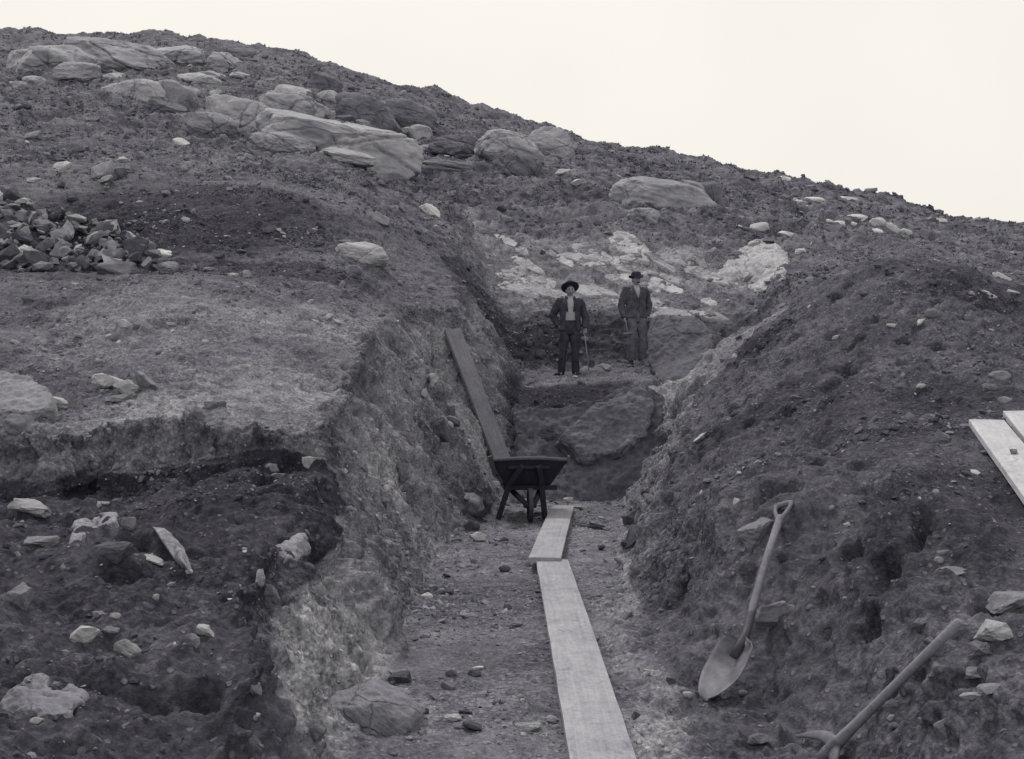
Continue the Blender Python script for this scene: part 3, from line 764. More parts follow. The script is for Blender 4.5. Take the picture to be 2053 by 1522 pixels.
# ---- single stones that can be told apart
ST = [
 # u, v(foot), w, h, material, kind, roll, yaw, deep, lay, label
 (725,524,106,46,'pale','dome',4,0,0.6,0.2,'large pale oblong boulder at the foot of the dark spoil mound left'),
 (708,548,34,20,'mid','round',0,0,0.8,0.2,'small rounded stone just below the large pale oblong boulder'),
 (862,432,40,24,'pale','slab',5,20,0.7,0.3,'pale blocky stone alone in the turf above the left trench rim'),
 (755,445,56,26,'mid','slab',8,20,0.7,0.3,'grey angular rock above the large pale oblong boulder'),
 (1129,351,36,17,'white','slab',6,0,0.7,0.3,'bright flat stone on the slope below the pale whalebacks'),
 (1160,372,28,14,'pale','slab',10,0,0.7,0.3,'small pale stone right below the bright flat stone'),
 (362,292,32,17,'pale','slab',10,0,0.7,0.3,'small pale stone on the slope left of the big slab outcrop'),
 (435,192,34,14,'pale','slab',-6,0,0.7,0.3,'upper one of two thin pale stones above the squat leaning rock'),
 (428,200,26,10,'white','slab',-8,0,0.7,0.3,'lower one of two thin pale stones above the squat leaning rock'),
 (205,280,44,14,'mid','slab',3,0,0.6,0.3,'low flat stone in turf above the bare patch at left'),
 (125,342,54,26,'pale','slab',-18,30,0.6,0.3,'pointed pale slab lying on the bare slope above the rubble heap'),
 (60,278,50,22,'mid','slab',-10,30,0.6,0.3,'grey rock at the left edge above the bare patch'),
 (66,366,30,14,'pale','slab',2,0,0.6,0.3,'small pale stone at the left, under the pointed pale slab'),
 (245,326,28,18,'pale','slab',-10,20,0.7,0.3,'pale tilted stone at the top end of the rubble heap'),
 (212,342,22,14,'dark','slab',20,20,0.7,0.3,'dark stone wedged at the top end of the rubble heap'),
 (268,512,54,52,'dark','slab',-20,25,0.8,0.2,'dark split block leaning at the right end of the rubble heap'),
 (328,516,52,24,'white','slab',4,-15,0.8,0.2,'bright flat topped block beside the dark split block'),
 (228,550,86,40,'mid','slab',2,10,0.7,0.2,'large flat grey block at the foot of the rubble heap'),
 (330,548,50,30,'mid','slab',-12,20,0.8,0.2,'rough grey block under the bright flat topped block'),
 (492,556,20,20,'pale','slab',-25,30,0.8,0.2,'small upright pale stone on the crest of the bare slope'),
 (465,553,26,9,'white','slab',3,0,0.8,0.2,'thin white stone beside the small upright pale stone'),
 (440,520,22,16,'dark','slab',0,30,0.8,0.2,'small dark stone right of the rubble heap'),
 # the grey group on the left bank
 (112,818,60,26,'pale','slab',14,-10,0.6,0.2,'pale broken wedge against the large smooth grey slab'),
 (212,780,62,44,'pale','slab',-18,25,0.7,0.2,'pointed pale rock, left one of the cluster on the left bank'),
 (182,786,36,20,'mid','slab',12,0,0.7,0.2,'flat grey stone leaning at the left foot of the pointed pale rock'),
 (248,792,50,40,'pale','slab',22,-20,0.7,0.2,'pale split rock with ledges, right of the pointed pale rock'),
 (290,782,66,46,'mid','slab',24,-15,0.7,0.2,'grey bladed rock at the right of the cluster on the left bank'),
 (235,808,70,24,'mid','slab',4,10,0.7,0.2,'low grey rock under the cluster on the left bank'),
 (32,868,62,44,'mid','round',6,0,0.8,0.2,'rounded grey stone below the large smooth grey slab'),
 (150,572,22,8,'white','slab',2,0,0.6,0.3,'thin bright stone on the upper part of the bare left slope'),
 (55,606,26,20,'mid','slab',0,20,0.7,0.3,'small grey block on the bare slope at the left edge'),
 (248,656,28,18,'pale','slab',14,0,0.6,0.3,'pale stone with dark shadow above it on the bare left slope'),
 (490,736,24,12,'pale','slab',3,0,0.6,0.3,'flat pale stone in the middle of the bare left slope'),
 (403,778,18,10,'pale','slab',14,0,0.6,0.3,'small pale stone low on the bare left slope'),
 (342,655,22,14,'pale','slab',4,0,0.6,0.3,'pale pebble at the end of a short row on the bare left slope'),
 (410,690,16,12,'pale','round',4,0,0.8,0.3,'round pale pebble on the bare left slope above two flat ones'),
 (395,840,40,34,'mid','slab',20,10,0.7,0.3,'grey stone stuck in the edge of the left cut'),
 (430,820,46,26,'mid','slab',5,10,0.7,0.3,'flat grey stone on the very lip of the left cut'),
 # near bench
 (50,1030,92,34,'pale','slab',10,-5,0.6,0.1,'long pale slab at the left picture edge below the cut face'),
 (62,1008,16,8,'white','slab',0,0,0.7,0.1,'tiny white stone by the long pale slab'),
 (206,1012,24,10,'white','slab',-3,0,0.7,0.1,'small white stone at the foot of the cut face'),
 (255,1062,30,34,'mid','slab',0,20,0.8,0.1,'grey upright stone right of the pale notched slab'),
 (75,1096,74,28,'mid','slab',2,0,0.6,0.1,'flat grey stone with pale left end on the near left bench'),
 (84,1122,40,18,'dark','slab',0,0,0.7,0.1,'small dark stone under the flat grey stone with pale end'),
 (222,1124,84,44,'dark','slab',-8,10,0.7,0.1,'dark flat slab casting a black shadow on the near left bench'),
 (304,1130,52,18,'white','slab',20,0,0.55,0.1,'bright white sliver on the near left bench'),
 (32,1216,66,52,'mid','slab',16,10,0.8,0.1,'grey boulder at the left picture edge of the near bench'),
 (164,1288,58,40,'pale','slab',-20,20,0.7,0.1,'pale angular stone in the lower group of the near bench'),
 (252,1316,56,42,'pale','slab',12,20,0.7,0.1,'bright jagged stone in the lower group of the near bench'),
 (218,1274,40,22,'mid','slab',-10,20,0.7,0.1,'grey thin stone between the pale and the jagged one'),
 (196,1238,42,14,'mid','slab',2,0,0.6,0.1,'low flat stone above the lower group of the near bench'),
 (230,1240,22,14,'pale','slab',10,0,0.6,0.1,'small pale chip right of the low flat stone'),
 (70,1452,26,14,'pale','round',0,0,0.8,0.1,'rounded pale pebble below the big hollowed slab'),
 (312,1203,14,14,'pale','round',0,0,0.8,0.1,'small round pale pebble near the rim of the near bench'),
 (378,1150,14,11,'white','round',0,0,0.8,0.1,'tiny white pebble on the rim of the near bench'),
 (626,936,46,26,'pale','slab',4,12,0.7,0.1,'pale block on the spur between bench and trench'),
 (545,945,30,18,'mid','round',0,0,0.8,0.1,'round grey stone left of the pale block on the spur'),
 (556,958,34,12,'mid','slab',0,0,0.8,0.1,'flat grey stone below the round one on the spur'),
 # in the left trench wall
 (518,1168,40,30,'outcrop','slab',10,-30,0.7,0.6,'light grey block in the upper left trench wall'),
 (638,1192,28,30,'pale','slab',10,-30,0.6,0.6,'narrow pale stone in the left trench wall'),
 (410,1275,46,34,'pale','slab',10,-30,0.7,0.6,'pale stone just under the rim of the near bench'),
 (388,1292,36,24,'mid','slab',25,-30,0.7,0.6,'grey stone under the rim of the near bench'),
 (632,1480,40,52,'mid','round',10,-30,0.8,0.6,'rounded grey stone low in the left wall at bottom'),
 (800,1370,62,30,'dark','slab',8,0,0.7,0.2,'dark stone on the floor above the large sloping boulder'),
 (505,1385,50,28,'mid','slab',-24,-30,0.7,0.6,'grey ledge low in the left trench wall'),
 (965,722,44,40,'mid','slab',0,-20,0.7,0.2,'flat topped block jutting from the wall beside the leaning board'),
 (880,880,60,52,'dark','slab',30,-40,0.7,0.5,'dark block in the left wall left of the leaning board'),
 (905,850,44,22,'mid','slab',-14,-40,0.7,0.5,'grey slab jutting from the left wall above the dark block'),
 (800,960,44,48,'mid','slab',10,-40,0.7,0.5,'grey block in the left wall level with the barrow'),
 (925,935,40,34,'mid','slab',10,-30,0.7,0.5,'rounded block in the wall left of the barrow'),
 (945,1020,50,42,'mid','round',0,-30,0.8,0.4,'dull boulder at the wall foot left of the barrow'),
 (862,775,34,54,'pale','slab',28,-40,0.4,0.6,'thin pale sliver of rock in the upper left wall'),
 # pit head
 (1215,742,24,16,'pale','slab',4,0,0.8,0.1,'pale stone on the ledge between the two men'),
 (1160,738,22,14,'mid','slab',4,0,0.8,0.1,'small grey stone on the ledge at the hatted shirt man'),
 # right mound
 (1522,1090,84,52,'mid','slab',-14,20,0.7,0.3,'triangular grey slab behind the shovel grip'),
 (1562,1250,92,56,'mid','slab',26,10,0.5,0.5,'scalloped grey slab in the bank right of the shovel shaft'),
 (1850,1266,42,40,'mid','slab',-42,0,0.6,0.3,'long narrow stone above the pickaxe handle'),
 (1868,1290,36,16,'mid','slab',-6,10,0.7,0.3,'small flat stone under the long narrow stone'),
 (1998,1288,80,46,'pale','slab',6,10,0.8,0.2,'large pale block at the right edge near the pickaxe end'),
 (1966,1322,52,40,'mid','slab',0,20,0.8,0.2,'square grey block under the large pale block'),
 (1966,1362,56,28,'mid','slab',22,-10,0.6,0.3,'grey wedge below the square block'),
 (2030,1226,90,40,'mid','slab',-10,0,0.8,0.3,'flat grey rock at the right picture edge above the pale block'),
 (1896,1484,50,52,'mid','slab',-36,20,0.6,0.3,'pointed grey stone in the lower right corner'),
 (1532,1496,62,24,'mid','slab',3,0,0.6,0.1,'flat oval stone on the floor near the pick point'),
 (1990,1390,70,14,'mid','slab',0,0,0.7,0.2,'thin layered stone in the bank at the right edge'),
 (1955,1402,50,12,'pale','slab',0,0,0.7,0.2,'thin pale stone under the layered one'),
 (1787,1444,18,12,'pale','slab',-6,0,0.7,0.2,'small pale pebble under the pickaxe handle'),
 (1795,1462,28,14,'mid','slab',0,0,0.7,0.2,'low grey pebble below the pale one under the handle'),
 (1848,1450,14,14,'mid','round',0,0,0.8,0.2,'round grey pebble near the lower right corner'),
 (1888,888,44,34,'mid','slab',34,10,0.6,0.5,'grey tilted flagstone on the mound left of the pale boards'),
 (1870,840,44,14,'mid','slab',20,10,0.6,0.5,'thin flag above the tilted flagstone'),
 (1848,780,28,16,'pale','slab',-24,10,0.6,0.5,'short pale stick-like stone on the mound'),
 (2033,912,18,12,'mid','slab',0,10,0.8,0.0,'PLANKSTONE'),
 (2020,808,30,16,'pale','slab',8,0,0.8,0.3,'pale stone just above the second pale board'),
 (1990,782,36,20,'mid','slab',10,0,0.7,0.5,'flat grey stone upslope of the pale boards'),
 (1790,656,24,10,'white','slab',-2,0,0.7,0.3,'bright flat stone in the middle of the dark mound'),
 (1850,652,18,16,'white','slab',14,0,0.7,0.3,'bright pointed stone right of the flat one on the mound'),
 (1872,636,30,20,'mid','round',0,0,0.8,0.3,'round grey stone high on the dark mound'),
 (1678,680,18,12,'pale','slab',14,0,0.7,0.3,'pale stone on the left flank of the dark mound'),
 (1410,880,44,22,'pale','slab',-26,20,0.6,0.5,'pale slab on the right trench rim'),
 (1375,862,24,18,'mid','slab',-26,20,0.6,0.5,'grey stone on the right trench rim above the pale slab'),
 (1476,1010,16,18,'white','slab',20,0,0.6,0.5,'small bright stone left of the shovel grip'),
 (1893,1112,30,12,'mid','slab',0,0,0.7,0.4,'low stone in the bank right of the shovel'),
 (1885,1128,24,18,'pale','slab',0,30,0.7,0.4,'pale triangular stone in the bank'),
 (1905,1150,80,12,'mid','slab',2,0,0.6,0.4,'long thin flag with a dark hollow under it'),
 (2010,760,40,24,'mid','round',6,0,0.8,0.4,'dull stone on the right shoulder of the mound'),
 (1700,1055,18,10,'pale','slab',4,0,0.7,0.4,'small pale flag in the bank right of the shovel grip'),
 # trench floor
 (956,1086,36,24,'white','slab',12,25,0.8,0.1,'bright block on the floor in front of the barrow'),
 (945,1064,34,26,'dark','slab',10,25,0.8,0.1,'dark peaked stone behind the bright block'),
 (912,1070,16,14,'pale','slab',0,25,0.8,0.1,'small pale stone left of the bright block'),
 (1012,1146,22,14,'dark','round',0,0,0.8,0.1,'round dark stone on the floor by the board joint'),
 (895,1158,18,10,'dark','slab',0,0,0.8,0.1,'small dark stone left of the round dark stone'),
 (1140,1008,24,16,'white','slab',5,0,0.8,0.1,'bright stone at the far end of the board walk'),
 (1160,1020,26,10,'pale','slab',10,0,0.8,0.1,'flat pale stone right of the far board end'),
 (1196,1062,40,16,'dark','slab',4,0,0.8,0.1,'dark stones pressed together right of the far board'),
 (1266,1050,46,34,'dark','slab',-8,20,0.8,0.2,'black block at the foot of the right wall'),
 (1272,1092,54,40,'dark','slab',-10,30,0.8,0.3,'dark slab face at the foot of the right wall'),
 (1258,1100,24,26,'dark','slab',-30,20,0.7,0.3,'small black stone under the dark slab'),
 (1213,1104,30,16,'dark','slab',-6,20,0.7,0.1,'flat black stone right of the board joint'),
 (1240,1135,14,26,'pale','slab',-60,0,0.5,0.3,'pale sliver standing in the right wall foot'),
 (1243,1190,18,22,'pale','slab',-40,0,0.5,0.3,'pale stone low in the right wall'),
 (1220,1215,22,12,'pale','slab',5,0,0.7,0.1,'pale stone on the floor right of the long board'),
 (1258,1240,26,12,'mid','slab',-26,0,0.6,0.2,'narrow grey stone at the right floor edge'),
 (856,1200,26,14,'white','slab',22,0,0.6,0.1,'bright chip on the left of the floor'),
 (888,1192,50,10,'dark','slab',4,0,0.6,0.1,'dark ledge of stone beside the bright chip'),
 (940,1240,44,12,'mid','slab',5,0,0.6,0.1,'low layered stone in the middle of the floor'),
 (1030,1258,36,14,'mid','slab',-4,0,0.6,0.1,'grey stone left of the long board'),
 (958,1343,28,9,'white','slab',-2,0,0.7,0.1,'bright flat stone on top of a dark one'),
 (950,1356,30,14,'dark','slab',4,0,0.7,0.1,'dark stone under the bright flat one'),
 (898,1384,34,18,'mid','slab',24,0,0.7,0.1,'grey tilted stone on the near floor'),
 (1076,1428,42,24,'mid','slab',32,0,0.6,0.1,'grey sloping stone left of the near board end'),
 (1058,1464,56,20,'pale','slab',-4,10,0.7,0.1,'pale humped stone on the near floor'),
 (1106,1450,24,10,'mid','slab',5,0,0.7,0.1,'small stone touching the long board'),
 (945,1468,46,24,'dark','slab',0,20,0.7,0.1,'black block on the near floor'),
 (908,1446,36,14,'pale','slab',-5,0,0.7,0.1,'pale flat stone left of the black block'),
 (938,1432,36,14,'dark','slab',5,0,0.7,0.1,'dark flat stone above the black block'),
 (845,1432,30,16,'dark','slab',5,0,0.7,0.1,'dark stone at the tip of the sloping boulder'),
 (1380,1398,22,12,'pale','round',4,0,0.8,0.1,'pale pebble left of the shovel tip'),
 (1372,1388,18,10,'mid','round',4,0,0.8,0.1,'grey pebble behind the pale one left of the shovel'),
 (1490,1396,20,14,'mid','round',4,0,0.8,0.1,'grey pebble right of the shovel blade'),
 (1300,1352,40,8,'pale','slab',4,0,0.6,0.1,'thin pale stone on the floor left of the shovel'),
 (1242,1352,22,8,'pale','slab',2,0,0.6,0.1,'thin pale chip right of the long board'),
 (1345,1372,24,16,'dark','slab',6,0,0.7,0.1,'dark stone left of the shovel blade'),
 (1276,1440,22,14,'dark','slab',6,0,0.7,0.1,'dark stone right of the near board end'),
 # slabs in the turf on the right hillside
 (1580,362,40,10,'pale','slab',6,0,0.8,0.3,'pale stone under the small knoll on the skyline'),
 (1728,440,46,12,'pale','round',6,0,0.8,0.3,'long pale hump in the right turf'),
 (1636,404,32,10,'pale','round',5,0,0.8,0.3,'pale hump left of the long one in the right turf'),
 (1606,406,26,6,'pale','slab',2,0,0.8,0.3,'thin pale stone beside the pale hump'),
 (1702,400,34,8,'pale','slab',5,0,0.8,0.3,'pale stone below the rough skyline at right'),
 (1763,452,28,16,'pale','round',8,0,0.8,0.3,'rounded pale stone at the start of the row in the turf'),
 (1790,462,28,14,'pale','round',14,0,0.8,0.3,'second rounded stone of the row in the turf'),
 (1820,470,22,12,'pale','round',14,0,0.8,0.3,'last pale stone of the row in the turf'),
 (1756,466,28,9,'pale','round',3,0,0.8,0.3,'pale stone below the row in the turf'),
 (1664,446,18,7,'pale','round',3,0,0.8,0.3,'left pale stone of three small ones in a line'),
 (1687,449,20,7,'pale','round',3,0,0.8,0.3,'middle pale stone of three small ones in a line'),
 (1710,451,18,8,'pale','round',3,0,0.8,0.3,'right pale stone of three small ones in a line'),
 (1525,462,30,18,'pale','round',4,0,0.8,0.3,'round pale stone above the pit corner'),
 (1497,462,20,10,'mid','round',4,0,0.8,0.3,'grey stone left of the round pale one above the pit corner'),
 (1584,474,38,11,'pale','slab',4,0,0.8,0.3,'pale flat stone right of the round one above the pit'),
 (1606,508,24,14,'white','slab',4,0,0.8,0.3,'bright stone at the right of the pit corner'),
 (1890,448,34,12,'pale','slab',6,0,0.8,0.3,'pale slab below the skyline notch at right'),
 (1975,445,24,12,'mid','slab',-14,0,0.8,0.3,'peaked stone in the skyline notch'),
 (1746,386,28,14,'mid','slab',-4,0,0.8,0.3,'pale block among the rough skyline stones'),
 (2014,560,40,16,'pale','slab',14,0,0.8,0.3,'pale stone beyond the right shoulder of the mound'),
 (1985,592,44,12,'pale','slab',24,0,0.8,0.4,'slanting pale stone on the mound shoulder'),
 (2040,590,40,12,'pale','slab',24,0,0.8,0.4,'slanting pale stone at the right edge'),
]
PLANKSTONE = None
for (u, v, w, h, m, k, roll, yaw, deep, lay, lab) in ST:
    if lab == 'PLANKSTONE':
        PLANKSTONE = (u, v, w, h, m)
        continue
    big = max(w, h)
    stone(u, v, w * 1.05, h * 1.05, m, lab, None, k, roll, yaw, 0, deep, 0.2 if lay < 0.4 else 0.32, 'boulder' if big > 60 else 'stone', 'boulder' if big > 60 else 'stone', 2 if big > 34 else 1, lay, 2)

# ---- rock faces in the pit with a shape of their own
def poly_rock(pts, thick, mat, label, seed, name='rock_slab', cat='rock slab', amp=0.03):
    fr = []
    for q in pts:
        if len(q) == 2 or q[2] < 1:
            d = hit(q[0], q[1])[0].y - (q[2] if len(q) == 3 else 0.06)
        else: d = q[2]
        fr.append(Vector(((q[0] - 1026.5) / F * d, d, CH - (q[1] - 761) / F * d)))
    c = sum(fr, Vector()) / len(fr)
    bm = bmesh.new()
    n = Vector((0, 0, 0))
    for i in range(len(fr)): n += (fr[i] - c).cross(fr[(i + 1) % len(fr)] - c)
    n.normalize()
    if n.dot(c - Vector((0, 0, CH))) > 0: n = -n
    f = bm.faces.new([bm.verts.new(p - c) for p in fr])
    ex = bmesh.ops.extrude_face_region(bm, geom=[f])
    for v in ex['geom']:
        if isinstance(v, bmesh.types.BMVert): v.co += -n * thick + v.co * 0.15
    bmesh.ops.recalc_face_normals(bm, faces=bm.faces)
    bmesh.ops.bevel(bm, geom=list(bm.edges), offset=min(0.05, thick * 0.15), segments=2, profile=0.5, affect='EDGES', clamp_overlap=True)
    bmesh.ops.triangulate(bm, faces=bm.faces)
    for k in range(7):
        e = [e for e in bm.edges if e.calc_length() > max(0.012, min(0.035, thick * 0.1))]
        if not e: break
        bmesh.ops.subdivide_edges(bm, edges=e, cuts=1)
        bmesh.ops.triangulate(bm, faces=[q for q in bm.faces if len(q.verts) > 3])
    bm.normal_update()
    cc = np.array([v.co for v in bm.verts]); sz = float(np.ptp(cc, axis=0).max())
    f1 = 2.4 / sz if sz < 1.0 else 1.7; f2 = f1 * 5.2
    # broken, stepped relief rather than a soft swelling
    st_ = fbm(cc[:, 0] * f1 + seed, cc[:, 1] * f1, cc[:, 2] * f1, 3); q_ = st_ * 4
    stp = (np.floor(q_) + sstep(0.35, 0.65, q_ - np.floor(q_))) / 4
    dd = amp * (0.5 * st_ + 0.7 * stp) + amp * 0.55 * fbm(cc[:, 0] * f2 + seed, cc[:, 1] * f2, cc[:, 2] * f2, 4, 0.6)
    for v, q in zip(bm.verts, dd): v.co += v.normal * float(q)
    me = bpy.data.meshes.new(name); bm.to_mesh(me); bm.free()
    for q in me.polygons: q.use_smooth = True
    o = link(name, me, M[mat]); o.location = c
    tag(o, label, cat)
    return o
poly_rock([(1030,805,15.15),(1120,815,15.15),(1205,795,15.15),(1288,764,15.25),(1345,800,14.95),(1335,900,14.35),(1305,1018,13.9),(1160,1018,13.92),(1030,1018,13.95)], 0.6, 'pit_rock', 'dark stained bedrock face closing the end of the trench, pit shade painted in', 2, amp=0.06)
poly_rock([(1126,874,14.52),(1205,803,14.9),(1286,768,15.05),(1312,800,14.85),(1296,868,14.5),(1236,905,14.33),(1172,915,14.3)], 0.22, 'pit_rock_pale', 'lighter flat slab lying on the upper right of the bedrock face', 1, amp=0.05)
poly_rock([(1296,668,18.2),(1312,638,18.6),(1350,628,18.7),(1398,640,18.3),(1432,662,17.7),(1426,700,17.1),(1398,775,16.4),(1332,778,16.7),(1300,735,17.8)], 1.4, 'outcrop_dark', 'high dark rock outcrop standing right of the men in the pit', 3, 'rock_outcrop', 'rock outcrop', 0.05)

stone(752, 1462, 200, 130, 'outcrop', 'large sloping boulder at the foot of the left trench wall', None, 'dome', 26, -20, 0, 0.7, 0.42, 'boulder', 'boulder', 2, 0.4, 1)
poly_rock([(-30,744,8.35),(60,750,8.35),(98,778,8.2),(112,814,8.0),(60,824,7.9),(-30,818,7.9)], 0.16, 'mid', 'large smooth grey slab on the left bank at the picture edge', 5, 'stone', 'stone', 0.022)
poly_rock([(28,1368,0.15),(60,1354,0.10),(88,1357,0.08),(102,1384,0.11),(130,1390,0.11),(142,1370,0.08),(168,1396,0.11),(150,1424,0.14),(85,1422,0.15),(55,1398,0.15)], 0.07, 'mid', 'big hollowed grey slab in the lower left corner', 6, 'stone', 'stone', 0.022)
poly_rock([(143,1077,0.16),(150,1046,0.10),(172,1040,0.10),(184,1046,0.12),(203,1030,0.08),(233,1026,0.08),(231,1046,0.12),(196,1056,0.14),(166,1072,0.16)], 0.06, 'speck', 'pale notched slab on the near left bench', 7, 'stone', 'stone', 0.014)
poly_rock([(302,1054,0.08),(330,1056,0.09),(354,1080,0.14),(368,1128,0.20),(352,1122,0.20),(326,1084,0.14)], 0.06, 'speck', 'speckled leaning slab at the rim of the near left bench', 8, 'stone', 'stone', 0.008)
poly_rock([(553,1092,0.03),(590,1082,0.04),(622,1080,0.05),(622,1098,0.06),(600,1124,0.07),(575,1116,0.05)], 0.16, 'mid', 'grey block set in the left trench wall below the spur', 9, 'stone', 'stone', 0.022)
stone(530, 1204, 60, 52, 'mid', 'pale cracked block in the left trench wall', None, 'slab', 14, -30, 0, 0.7, 0.3, 'stone', 'stone', 2, 0.5)

# bare rock showing through the scraped slope above the men
poly_rock([(1218,474,0.05),(1240,462,0.05),(1262,468,0.05),(1290,490,0.05),(1312,512,0.05),(1302,526,0.05),(1262,512,0.05),(1232,494,0.05)], 0.35, 'outcrop_pale', 'large pale bare rock at the top of the scraped slope', 21, 'rock_outcrop', 'rock outcrop', 0.05)
poly_rock([(1322,508,0.05),(1350,494,0.05),(1400,500,0.05),(1412,520,0.05),(1372,532,0.05),(1335,526,0.05)], 0.3, 'outcrop', 'dull bare rock right of the large pale one on the scraped slope', 22, 'rock_outcrop', 'rock outcrop', 0.05)
poly_rock([(1436,552,0.05),(1452,522,0.05),(1490,500,0.05),(1515,484,0.05),(1556,492,0.05),(1582,520,0.05),(1566,556,0.05),(1530,584,0.05),(1490,570,0.05)], 0.4, 'outcrop_pale', 'broad blotched pale rock at the upper right end of the pit', 23, 'rock_outcrop', 'rock outcrop', 0.08)
poly_rock([(1300,634,0.03),(1335,616,0.03),(1372,620,0.03),(1392,634,0.03),(1350,640,0.03)], 0.2, 'outcrop_pale', 'pale rock crest behind the right man', 24, 'rock_outcrop', 'rock outcrop', 0.03)
_r = random.Random(41)
_k = 0
while _k < 48:
    t = _r.random()
    u = 1005 + 440 * t; v = 480 + 110 * _r.random() + 45 * t
    if hit(u, v)[0].y < 20.8: continue
    ln = _r.uniform(14, 46); wd_ = _r.uniform(5, 12); an = R(_r.uniform(5, 32))
    ps = []
    for q in range(8):
        a = q * math.pi / 4; rr_ = _r.uniform(0.75, 1.15)
        x_ = math.cos(a) * ln * rr_; y_ = math.sin(a) * wd_ * rr_
        ps.append((u + x_ * math.cos(an) - y_ * math.sin(an), v + x_ * math.sin(an) + y_ * math.cos(an), 0.07))
    if min(hit(p[0], p[1])[0].y for p in ps) < 20.8: continue
    o = poly_rock(ps, 0.12, _r.choice(['outcrop', 'outcrop_pale', 'outcrop_pale']), 'pale bare rock patch showing in the scraped slope behind the men', 50 + _k, 'rock_patch', 'rock patch', 0.02)
    o['group'] = 'bare rock patches on the scraped slope'
    _k += 1

# ---- stones nobody could tell apart: shared prototypes, one object each
PROTO = [hull_mesh('stone', 900 + i, 13, 0.62, 0.7, 1) for i in range(10)]
PROTOS = {}
def proto(i, mat):
    k = (i, mat)
    if k not in PROTOS:
        me = PROTO[i].copy()
        me.materials.clear(); me.materials.append(M[mat])
        PROTOS[k] = me
    return PROTOS[k]

def scatter(n, region, wlo, whi, mats, label, group, seed, lay=0.4, sink=0.2, name='stone', tilt=0.5):
    rr = random.Random(seed)
    done = 0; tries = 0
    while done < n and tries < n * 40:
        tries += 1
        u, v = region(rr)
        p, nn = hit(u, v)
        if p is None: continue
        w = wlo * (whi / wlo) ** (rr.random() ** 1.8)
        s = w / F * p.y
        o = bpy.data.objects.new(name, proto(rr.randrange(10), rr.choice(mats)))
        COL.objects.link(o)
        up = Vector((0, 0, 1)).lerp(nn, lay).normalized()
        o.rotation_mode = 'QUATERNION'
        o.rotation_quaternion = Vector((0, 0, 1)).rotation_difference(up) @ Euler((rr.uniform(-tilt, tilt), rr.uniform(-tilt, tilt), rr.uniform(0, 6.28))).to_quaternion()
        o.scale = (s, s * rr.uniform(0.6, 1.0), s * rr.uniform(0.55, 1.1))
        o.location = p + up * s * (0.3 - sink)
        tag(o, label, 'stone', group)
        done += 1

def box(u0, u1, v0, v1):
    return lambda r: (r.uniform(u0, u1), r.uniform(v0, v1))
def heap_region(r):
    while True:
        u, v = r.uniform(-10, 370), r.uniform(345, 548)
        a = 392 + 0.24 * (u - 10)
        if u > 190 and v < 420 and abs(v - (520 - 0.75 * u)) < 22 and u < 300: return u, v
        if a + 4 < v < 545 and u < 250 + (v - 430) * 0.9: return u, v
scatter(210, heap_region, 20, 62, ['mid', 'mid', 'dark', 'pale', 'mid'], 'angular broken stone in the tumbled rubble heap at upper left', 'broken stones of the rubble heap', 5, 0.2, 0.05, 'rubble_stone', 0.9)
scatter(28, box(790, 1240, 1050, 1500), 7, 18, ['mid', 'pale', 'dark'], 'small broken stone lying loose on the trench floor', 'loose small stones on the trench floor', 6, 0.2)
scatter(26, box(1480, 2045, 600, 1180), 7, 18, ['mid', 'pale', 'mid'], 'small stone stuck in the dark spoil mound on the right', 'small stones in the right spoil mound', 8, 0.5)
scatter(18, box(30, 640, 570, 800), 7, 15, ['mid', 'pale'], 'small stone scattered on the bare earth slope left of the trench', 'small stones on the bare left slope', 9, 0.5)
scatter(18, box(25, 330, 1020, 1500), 8, 22, ['mid', 'dark', 'pale'], 'small stone in the dark soil of the near left bench', 'small stones on the near left bench', 10, 0.3)
scatter(24, box(1480, 2045, 400, 530), 6, 18, ['pale', 'mid'], 'small pale stone half sunk in the turf of the right hillside', 'small stones in the right turf', 13, 0.4)
scatter(26, box(30, 1400, 220, 440), 6, 18, ['pale', 'mid', 'mid'], 'small grey stone in the turf of the hillside above the trench', 'small stones in the hill turf', 14, 0.4)
scatter(10, box(1080, 1260, 985, 1030), 8, 20, ['mid', 'pale', 'dark'], 'rubble stone by the far end of the board walk', 'rubble at the far board end', 15, 0.2)

